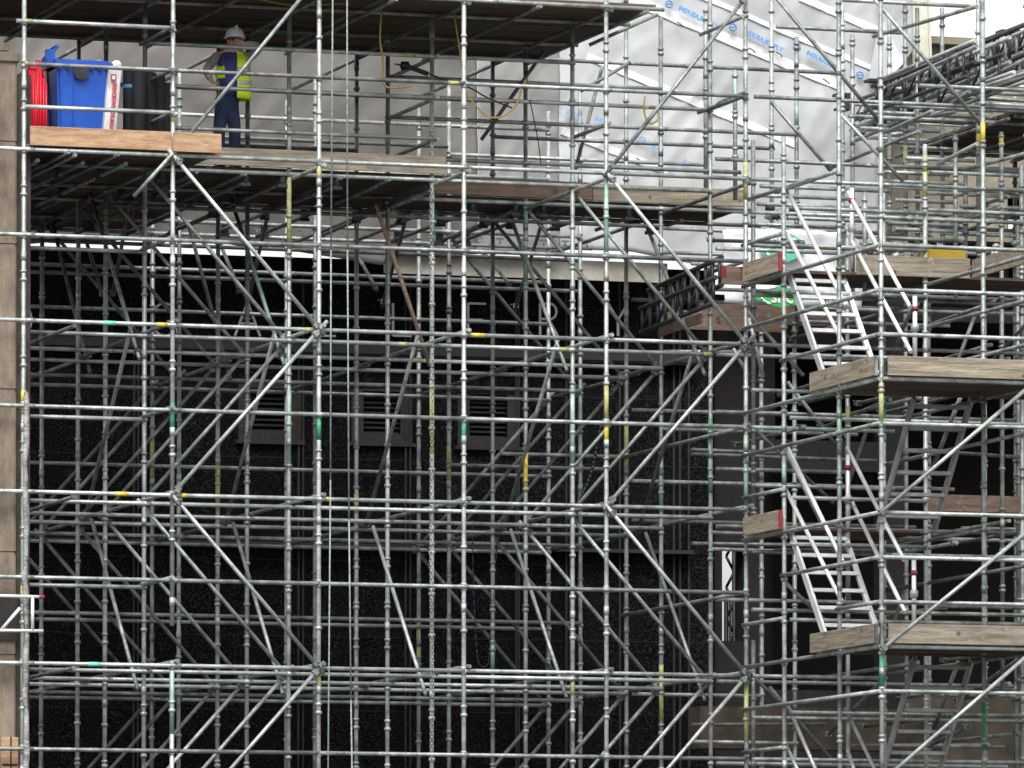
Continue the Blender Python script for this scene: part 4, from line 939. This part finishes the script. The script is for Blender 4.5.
for nm, s_, e_, h_ in (('sleeve', sh_l, el_l, ha_l), ('sleeve', sh_r, el_r, ha_r)):
    st = che.lerp(s_, .6)+Vector((0, 0, .08))
    skinned(nm, [(st, .07), (s_, .074), (s_.lerp(e_, .5), .064), (e_, .058), (e_.lerp(h_, .6), .048), (e_.lerp(h_, .86), .042)], [(0, 1), (1, 2), (2, 3), (3, 4), (4, 5)], [JACK], PR)
for f_ in (footL, footR):
    b = BM(); bmesh.ops.create_cube(b, size=1, matrix=Matrix.Translation((f_.x, f_.y-.05, zd+.045))@Matrix.Diagonal((.10, .29, .085, 1))); bmesh.ops.bevel(b, geom=b.edges[:], offset=.03, segments=3, affect='EDGES'); tube(b, (f_.x, f_.y+.02, zd+.06), (f_.x, f_.y+.02, zd+.16), .055, 12); obj('boot', b, [BLACKM], PR)
# vest: open shell round the chest
def vest(a0, a1, zb, ztp, mtl, nm, par, grow=.0, bm_=None):
    b = BM(); n = 22; m_ = 14; g = []
    for j in range(m_+1):
        z_ = zb+(ztp-zb)*j/m_; t = (z_-PP(230, 100).z)/(PP(230, 52).z-PP(230, 100).z)
        cx = PP(234, 95).x+(PP(234.5, 60).x-PP(234, 95).x)*t
        rx = (.205-.02*abs(t-.3))*(1 if t < .85 else max(.55, 1-(t-.85)*2.2))+grow; ry = (.150-.01*t)*(1 if t < .85 else .85)+grow
        row = []
        for i in range(n+1):
            a = R_(a0+(a1-a0)*i/n); wv = .008*math.sin(5*a+z_*9)
            row.append(b.verts.new((cx+(rx+wv)*math.cos(a), vp+(ry+wv)*math.sin(a), z_)))
        g.append(row)
    for j in range(m_):
        for i in range(n): f = b.faces.new((g[j][i], g[j][i+1], g[j+1][i+1], g[j+1][i])); f.smooth = True
    o = obj(nm, b, [mtl], par); md = o.modifiers.new('t', 'SOLIDIFY'); md.thickness = .006; md.offset = 1; return o
zb_, zt3 = PP(240, 100).z, PP(240, 53).z
vs_ = vest(-92, 150, zb_, zt3, HIV, 'vest', PR)      # right front panel, back, left front edge
vest(168, 224, PP(220, 79).z, zt3, HIV, 'vest_strap', vs_)
for py in (84, 71): vest(-91, 149, PP(240, py+2).z, PP(240, py-2).z, REFL, 'reflective_band', vs_, .007)
vest(-58, -42, zb_+.3, zt3, REFL, 'reflective_band', vs_, .0075)

# =================================================================== LATTICE BEAMS, SPARE TUBES, RIGHT HAND DECK
def lattice(p0, p1, h, n, label, group, m1=BLACKM, m2=BLACKM, r=.03, lean=0.):
    p0, p1 = Vector(p0), Vector(p1); up = Vector((lean, 0, h))
    t = thing('lattice_beam', label, 'beam', tuple(p0), group)
    for s, m in ((0, m1), (1, m2)):
        b = BM(); tube(b, p0+up*s, p1+up*s, r, 8); d = (p1-p0).normalized()
        obj('chord', b, [m], t)
    b = BM()
    for k in range(n+1):
        q = p0.lerp(p1, (k+.3)/(n+.6)); tube(b, q, q+up, r*.75, 6)
        if k < n and k % 2 == 0: q2 = p0.lerp(p1, (k+1.3)/(n+.6)); tube(b, q, q2+up, r*.6, 6)
    obj('web', b, [m1], t)
    return t
# the black beam hanging in the gap left of the tower
lattice(atu(640, 333, 8.7), atu(716, 302, 8.7), .30, 9, 'black lattice beam receding in front of the black wall, lower of the pair', 'black lattice beams left of the stair tower')
lattice(atu(648, 318, 8.85), atu(722, 285, 8.85), .34, 10, 'black lattice beam receding in front of the black wall, upper of the pair', 'black lattice beams left of the stair tower')
k = 0
for (a, c, h, m1, m2) in [((872, 112), (968, 76), .32, BLACKM, BLACKM), ((886, 98), (975, 62), .26, BLACKM, GALVL), ((905, 118), (1004, 82), .34, BLACKM, BLACKM), ((915, 103), (1010, 62), .3, GALV, GALVL), ((930, 95), (1030, 52), .36, BLACKM, BLACKM),
                           ((940, 85), (1036, 48), .26, GALV, GALVL), ((955, 104), (1040, 72), .3, BLACKM, GALV), ((975, 66), (1042, 40), .28, BLACKM, BLACKM), ((850, 122), (930, 92), .25, GALV, BLACKM)]:
    uu = 11.6+k*.22
    lattice(atu(*a, uu), atu(*c, uu), h, 6, 'dark lattice beam in the heap on the upper right deck, %s from the left' % ['first', 'second', 'third', 'fourth', 'fifth', 'sixth', 'seventh', 'eighth', 'ninth'][k], 'lattice beams heaped at the upper right', m1, m2, .026)
    k += 1
# loose tubes in the heap
for k in range(44):
    px = 872+rnd.uniform(0, 150); py = 122-(px-872)*.32+rnd.uniform(-12, 14); uu = 11.6+rnd.random()*2.4
    a = atu(px-30, py+12, uu); L = rnd.uniform(1.5, 3.5); hor = rnd.random() < .45
    b = BM()
    c = a+(Vector((L*.6, .1, rnd.uniform(-.03, .03))) if hor else Vector((rnd.uniform(-.3, .3), -L, rnd.uniform(-.12, .08))))
    mm = rnd.choice((GALVL, GALV, GALVD, ALUD)); tube(b, a, c, .0242, 8); tag(obj('loose_tube', b, [mm], base=tuple(a)), '%s tube lying %s in the heap of lattice beams' % ({GALVL: 'bright steel', GALV: 'grey steel', GALVD: 'dark steel', ALUD: 'dull aluminium'}[mm], 'sideways' if hor else 'end on toward the viewer'), 'tube', 'loose tubes heaped at the upper right')
for k in range(14):
    px = 862+k*11.5; q = atu(px, 118-(px-862)*.36+rnd.uniform(-8, 8), 12+rnd.random()*1.6); b = BM(); box(b, q.x-.03, q.x+.03, q.y-.05, q.y+.05, q.z-.16, q.z+.16); tube(b, q+Vector((0, -.1, .1)), q+Vector((0, .3, .1)), .03, 6); tube(b, q+Vector((0, -.1, -.1)), q+Vector((0, .3, -.1)), .03, 6)
    tag(obj('beam_end_plate', b, [BLACKM], base=tuple(q)), 'black plate on end among the lattice beams, %s from the left' % ORD[k], 'plate', 'black end plates in the beam heap')
# black T ends facing the viewer
for px, py, k_ in ((881, 80, 1.), (1014, 31, 1.1), (846, 94, .7)):
    v_ = 2.6; q = at(px, py, v_); b = BM(); h_ = .23*k_
    box(b, q.x-.15*k_, q.x+.15*k_, v_, v_+.22, q.z-.016, q.z+.016); box(b, q.x-.0, q.x+.09*k_, v_, v_+.10, q.z-h_, q.z-.014); box(b, q.x-.12*k_, q.x+.13*k_, v_, v_+.22, q.z-h_-.03, q.z-h_)
    tag(obj('steel_joist', b, [BLACKM], base=tuple(q)), {881: 'black steel joist end beside the corner of the white sheeting', 1014: 'black steel joist end against the sky at the right edge', 846: 'small black steel joist end, lowest left of the beam heap'}[px], 'joist')
# upper right deck
zr = at(905, 150, 4.4).z
deck(xu(907, 4.4), 17.0, .6, 4.4, zr, [13.9], 'board of the upper right deck', 'boards of the upper right deck', WOODD)
UR = thing('rear_scaffold', 'tube scaffold carrying the upper right deck with the beam heap', 'scaffold', (13, 2, 0))
for x_, y_ in ((xu(906, 4.3), 4.3), (14.2, .7), (14.2, 4.3), (16.2, .7), (16.2, 4.3)):
    obj('upright_post', post_bm(x_, y_, .02, zr+.9, .1), PM, UR)
for z_ in (zr-.04, zr-1, zr-3, zr-5, zr-7):
    for y_ in (.7, 2.5, 4.3): ledger(UR, xu(906, 4.4), 17, y_, z_, GALVD if z_ > zr-2 else GALV)
    for x_ in (12.6, 13.4, 14.2, 15.2, 16.2): transom(UR, x_, .7, 4.3, z_-.05, GALVD if z_ > zr-.5 else GALV)
# clutter on the tower's upper landing: fittings, clips and a yellow box
p0, p1 = at(928, 248, -.9), at(966, 262, -.9)
b = BM(); box(b, p0.x, p1.x, -.9, -.5, p1.z-.1, p0.z); bmesh.ops.bevel(b, geom=b.edges[:], offset=.012, segments=2, affect='EDGES'); box(b, p0.x+.01, p1.x-.01, -.88, -.52, p0.z, p0.z+.02, 1)
tag(obj('tool_box', b, [mat('mustard plastic', (.33, .22, .012), .6), WHITE], base=(p0.x, -.9, p1.z)), 'mustard yellow box on the landing behind the stair rails', 'box')
k = 0
for (x0, x1, y0, y1) in [(858, 924, 252, 262), (872, 1020, 236, 250), (960, 1022, 248, 262), (770, 800, 206, 218)]:
    for j in range(9):
        px, py = rnd.uniform(x0, x1), rnd.uniform(y0, y1); q = at(px, py, -.6 if px > 850 else .5); b = BM()
        r_ = rnd.uniform(.03, .055); M = Matrix.Translation(q)@Matrix.Rotation(rnd.random()*3, 4, 'Z')@Matrix.Rotation(rnd.random()*3, 4, 'X')
        lathe(b, (0, 0, 0), [(r_, -.03), (r_*1.2, 0), (r_, .03)], 9, 0, M); box(b, r_*.8, r_*1.9, -.02, .02, -.02, .02, 0, M); tube(b, M@Vector((r_*1.4, 0, -.05)), M@Vector((r_*1.4, 0, .06)), .008, 5)
        tag(obj('loose_coupler', b, [rnd.choice((GALV, GALVL, GALVD, FRAMEB))], base=tuple(q)), 'loose steel coupler in the clutter behind the stair tower rails', 'coupler', 'loose couplers on the right landing'); k += 1

# =================================================================== SMALL HANGING THINGS
def hang(name, pts, r, m, label, cat, v_=None, seg=6):
    b = BM(); path(b, pts, r, seg); return tag(obj(name, b, [m], base=tuple(pts[0])), label, cat)
def smooth(pts, n=8):
    out = []
    P_ = [pts[0]]+pts+[pts[-1]]
    for i in range(1, len(P_)-2):
        for k in range(n):
            t = k/n; a, b_, c, d = P_[i-1], P_[i], P_[i+1], P_[i+2]
            out.append(.5*((2*b_)+(c-a)*t+(2*a-5*b_+4*c-d)*t*t+(3*b_-a-3*c+d)*t**3))
    return out+[pts[-1]]
hang('hoist_rope', [at(x, y, -.2) for x, y in ((333, -40), (331, 250), (330.5, 480), (327, 900))], .010, ROPE, 'pale green rope hanging full height, left of the pair', 'rope')
hang('hoist_rope', [at(x, y, -.2) for x, y in ((347, -40), (347.5, 250), (349, 520), (351, 700), (354, 900))], .010, ROPE, 'pale green rope hanging full height, right of the pair', 'rope')
hang('air_hose', smooth([at(x, y, .9) for x, y in ((250, -3), (290, 5), (330, 4), (372, 2))]), .011, CABY, 'yellow hose slung along the edge of the topmost deck', 'hose')
hang('air_hose', smooth([at(x, y, .9) for x, y in ((378, 1), (381, 12), (380, 40), (383, 60), (385, 86), (411, 86))]), .012, CABY, 'yellow hose dropping from the topmost deck in the third bay', 'hose')
hang('air_hose', smooth([at(x, y, .9) for x, y in ((451, -5), (455, 20), (460, 52), (466, 90), (478, 108), (490, 117), (503, 116), (516, 105), (522, 88), (526, 80))]), .011, CABY, 'yellow hose looping between two posts under the topmost deck', 'hose')
hang('air_hose', smooth([at(x, y, 1.2) for x, y in ((645, 96), (644, 112), (650, 124), (658, 118), (655, 106), (645, 110), (648, 122), (659, 121))]), .009, CABY, 'small coil of yellow hose hung on the rails before the white sheeting', 'hose')
hang('cable', smooth([at(x, y, 1.0) for x, y in ((395, 64), (414, 68), (440, 78), (470, 88), (486, 97), (512, 108))]), .010, CABK, 'black cable sagging between rails below the topmost deck', 'cable')
hang('cable', smooth([at(x, y, 1.0) for x, y in ((530, 100), (534, 120), (538, 140), (541, 165))]), .007, CABK, 'thin black cable dangling in front of the sheeting', 'cable')
hang('cable', smooth([at(x, y, 3.2) for x, y in ((613, 384), (600, 430), (592, 470), (580, 500))]), .02, CABK, 'thick black cable hanging in front of the black wall', 'cable')
hang('cable', smooth([at(x, y, 5.) for x, y in ((472, 520), (474, 600), (478, 660), (488, 664), (490, 640), (498, 530))]), .008, mat('blue cable', (.012, .018, .04), .6), 'thin blue cable loop low in front of the black wall', 'cable')
t = thing('beam_clamp', 'black clamp bar hung below the topmost deck in the fourth bay', 'clamp', tuple(at(405, 66, 2.0)))
b = BM(); bar(b, at(401, 64, 2), at(428, 74, 2), .05, .05); obj('bar', b, [BLACKM], t); b = BM(); lathe(b, at(405, 66, 2), [(.05, -.05), (.07, 0), (.05, .05)], 8); obj('jaw', b, [BLACKM], t)
hang('timber_prop', [at(376, 205, 2.0), at(430, 366, 2.0)], .028, WOODP, 'bare timber coloured pole leaning across the fourth post row', 'pole')
# ladder bracket fixed on the stone pier
t = thing('ladder_bracket', 'pale welded bracket frame with red tips on the stone pier', 'bracket', tuple(at(0, 632, -.15)))
for n_, a, c in [('rail', (-30, 595), (43, 597)), ('rail', (-30, 630), (43, 631)), ('rung', (32.5, 596), (32.5, 631)), ('strut', (2, 629), (20, 608))]:
    b = BM(); tube(b, at(*a, -.15), at(*c, -.15), .020, 8); obj(n_, b, [mat('pale grey paint', (.58, .58, .56), .5) if 'pale grey paint' not in bpy.data.materials else bpy.data.materials['pale grey paint']], t)
b = BM(); tube(b, at(39, 597, -.15), at(44.5, 597, -.15), .024, 8); obj('tip', b, [RED], t)
# clear film wound on the corner post
b = BM(); prev = None
for i in range(70):
    y = 392+i*5.6; q = at(25.3+.7*math.sin(i*.33)+.4*math.sin(i*.9), y, -.02); wd = .026+.012*abs(math.sin(i*.22))
    row = [b.verts.new(q+Vector((wd*math.cos(R_(a)), -.03+wd*.7*math.sin(R_(a)), 0))) for a in range(0, 360, 45)]
    if prev:
        for j in range(8): f = b.faces.new((prev[j], prev[(j+1) % 8], row[(j+1) % 8], row[j])); f.smooth = True
    prev = row
tag(obj('plastic_wrap', b, [mat('grey film wrap', rough=.3, nodes=noisy((.08, .08, .078), (.36, .36, .35), 9, 8, 0, bump=.8))], base=tuple(at(26, 768, 0))), 'crumpled grey plastic film wound down the left corner post', 'film')
# lattice mast glimpsed in daylight through the gap beside the stone building
t = thing('lattice_mast', 'dark lattice mast seen against daylight through the gap beside the stair tower', 'mast', (xu(731, 14), 14, 0))
for px, r_ in ((726, .035), (730, .02), (734, .035)): b = BM(); tube(b, (xu(px, 14), 14, 0), (xu(px, 14), 14, 7.95 if px < 731 else 9.5), r_, 6); obj('leg', b, [BLACKM], t)
b = BM()
path(b, [Vector((xu(726 if k % 2 else 734, 14), 14, 5.2+k*.22)) for k in range(20)], .022, 5)
obj('web', b, [BLACKM], t)

# drop helper properties
for o in bpy.data.objects:
    if '_base' in o: del o['_base']
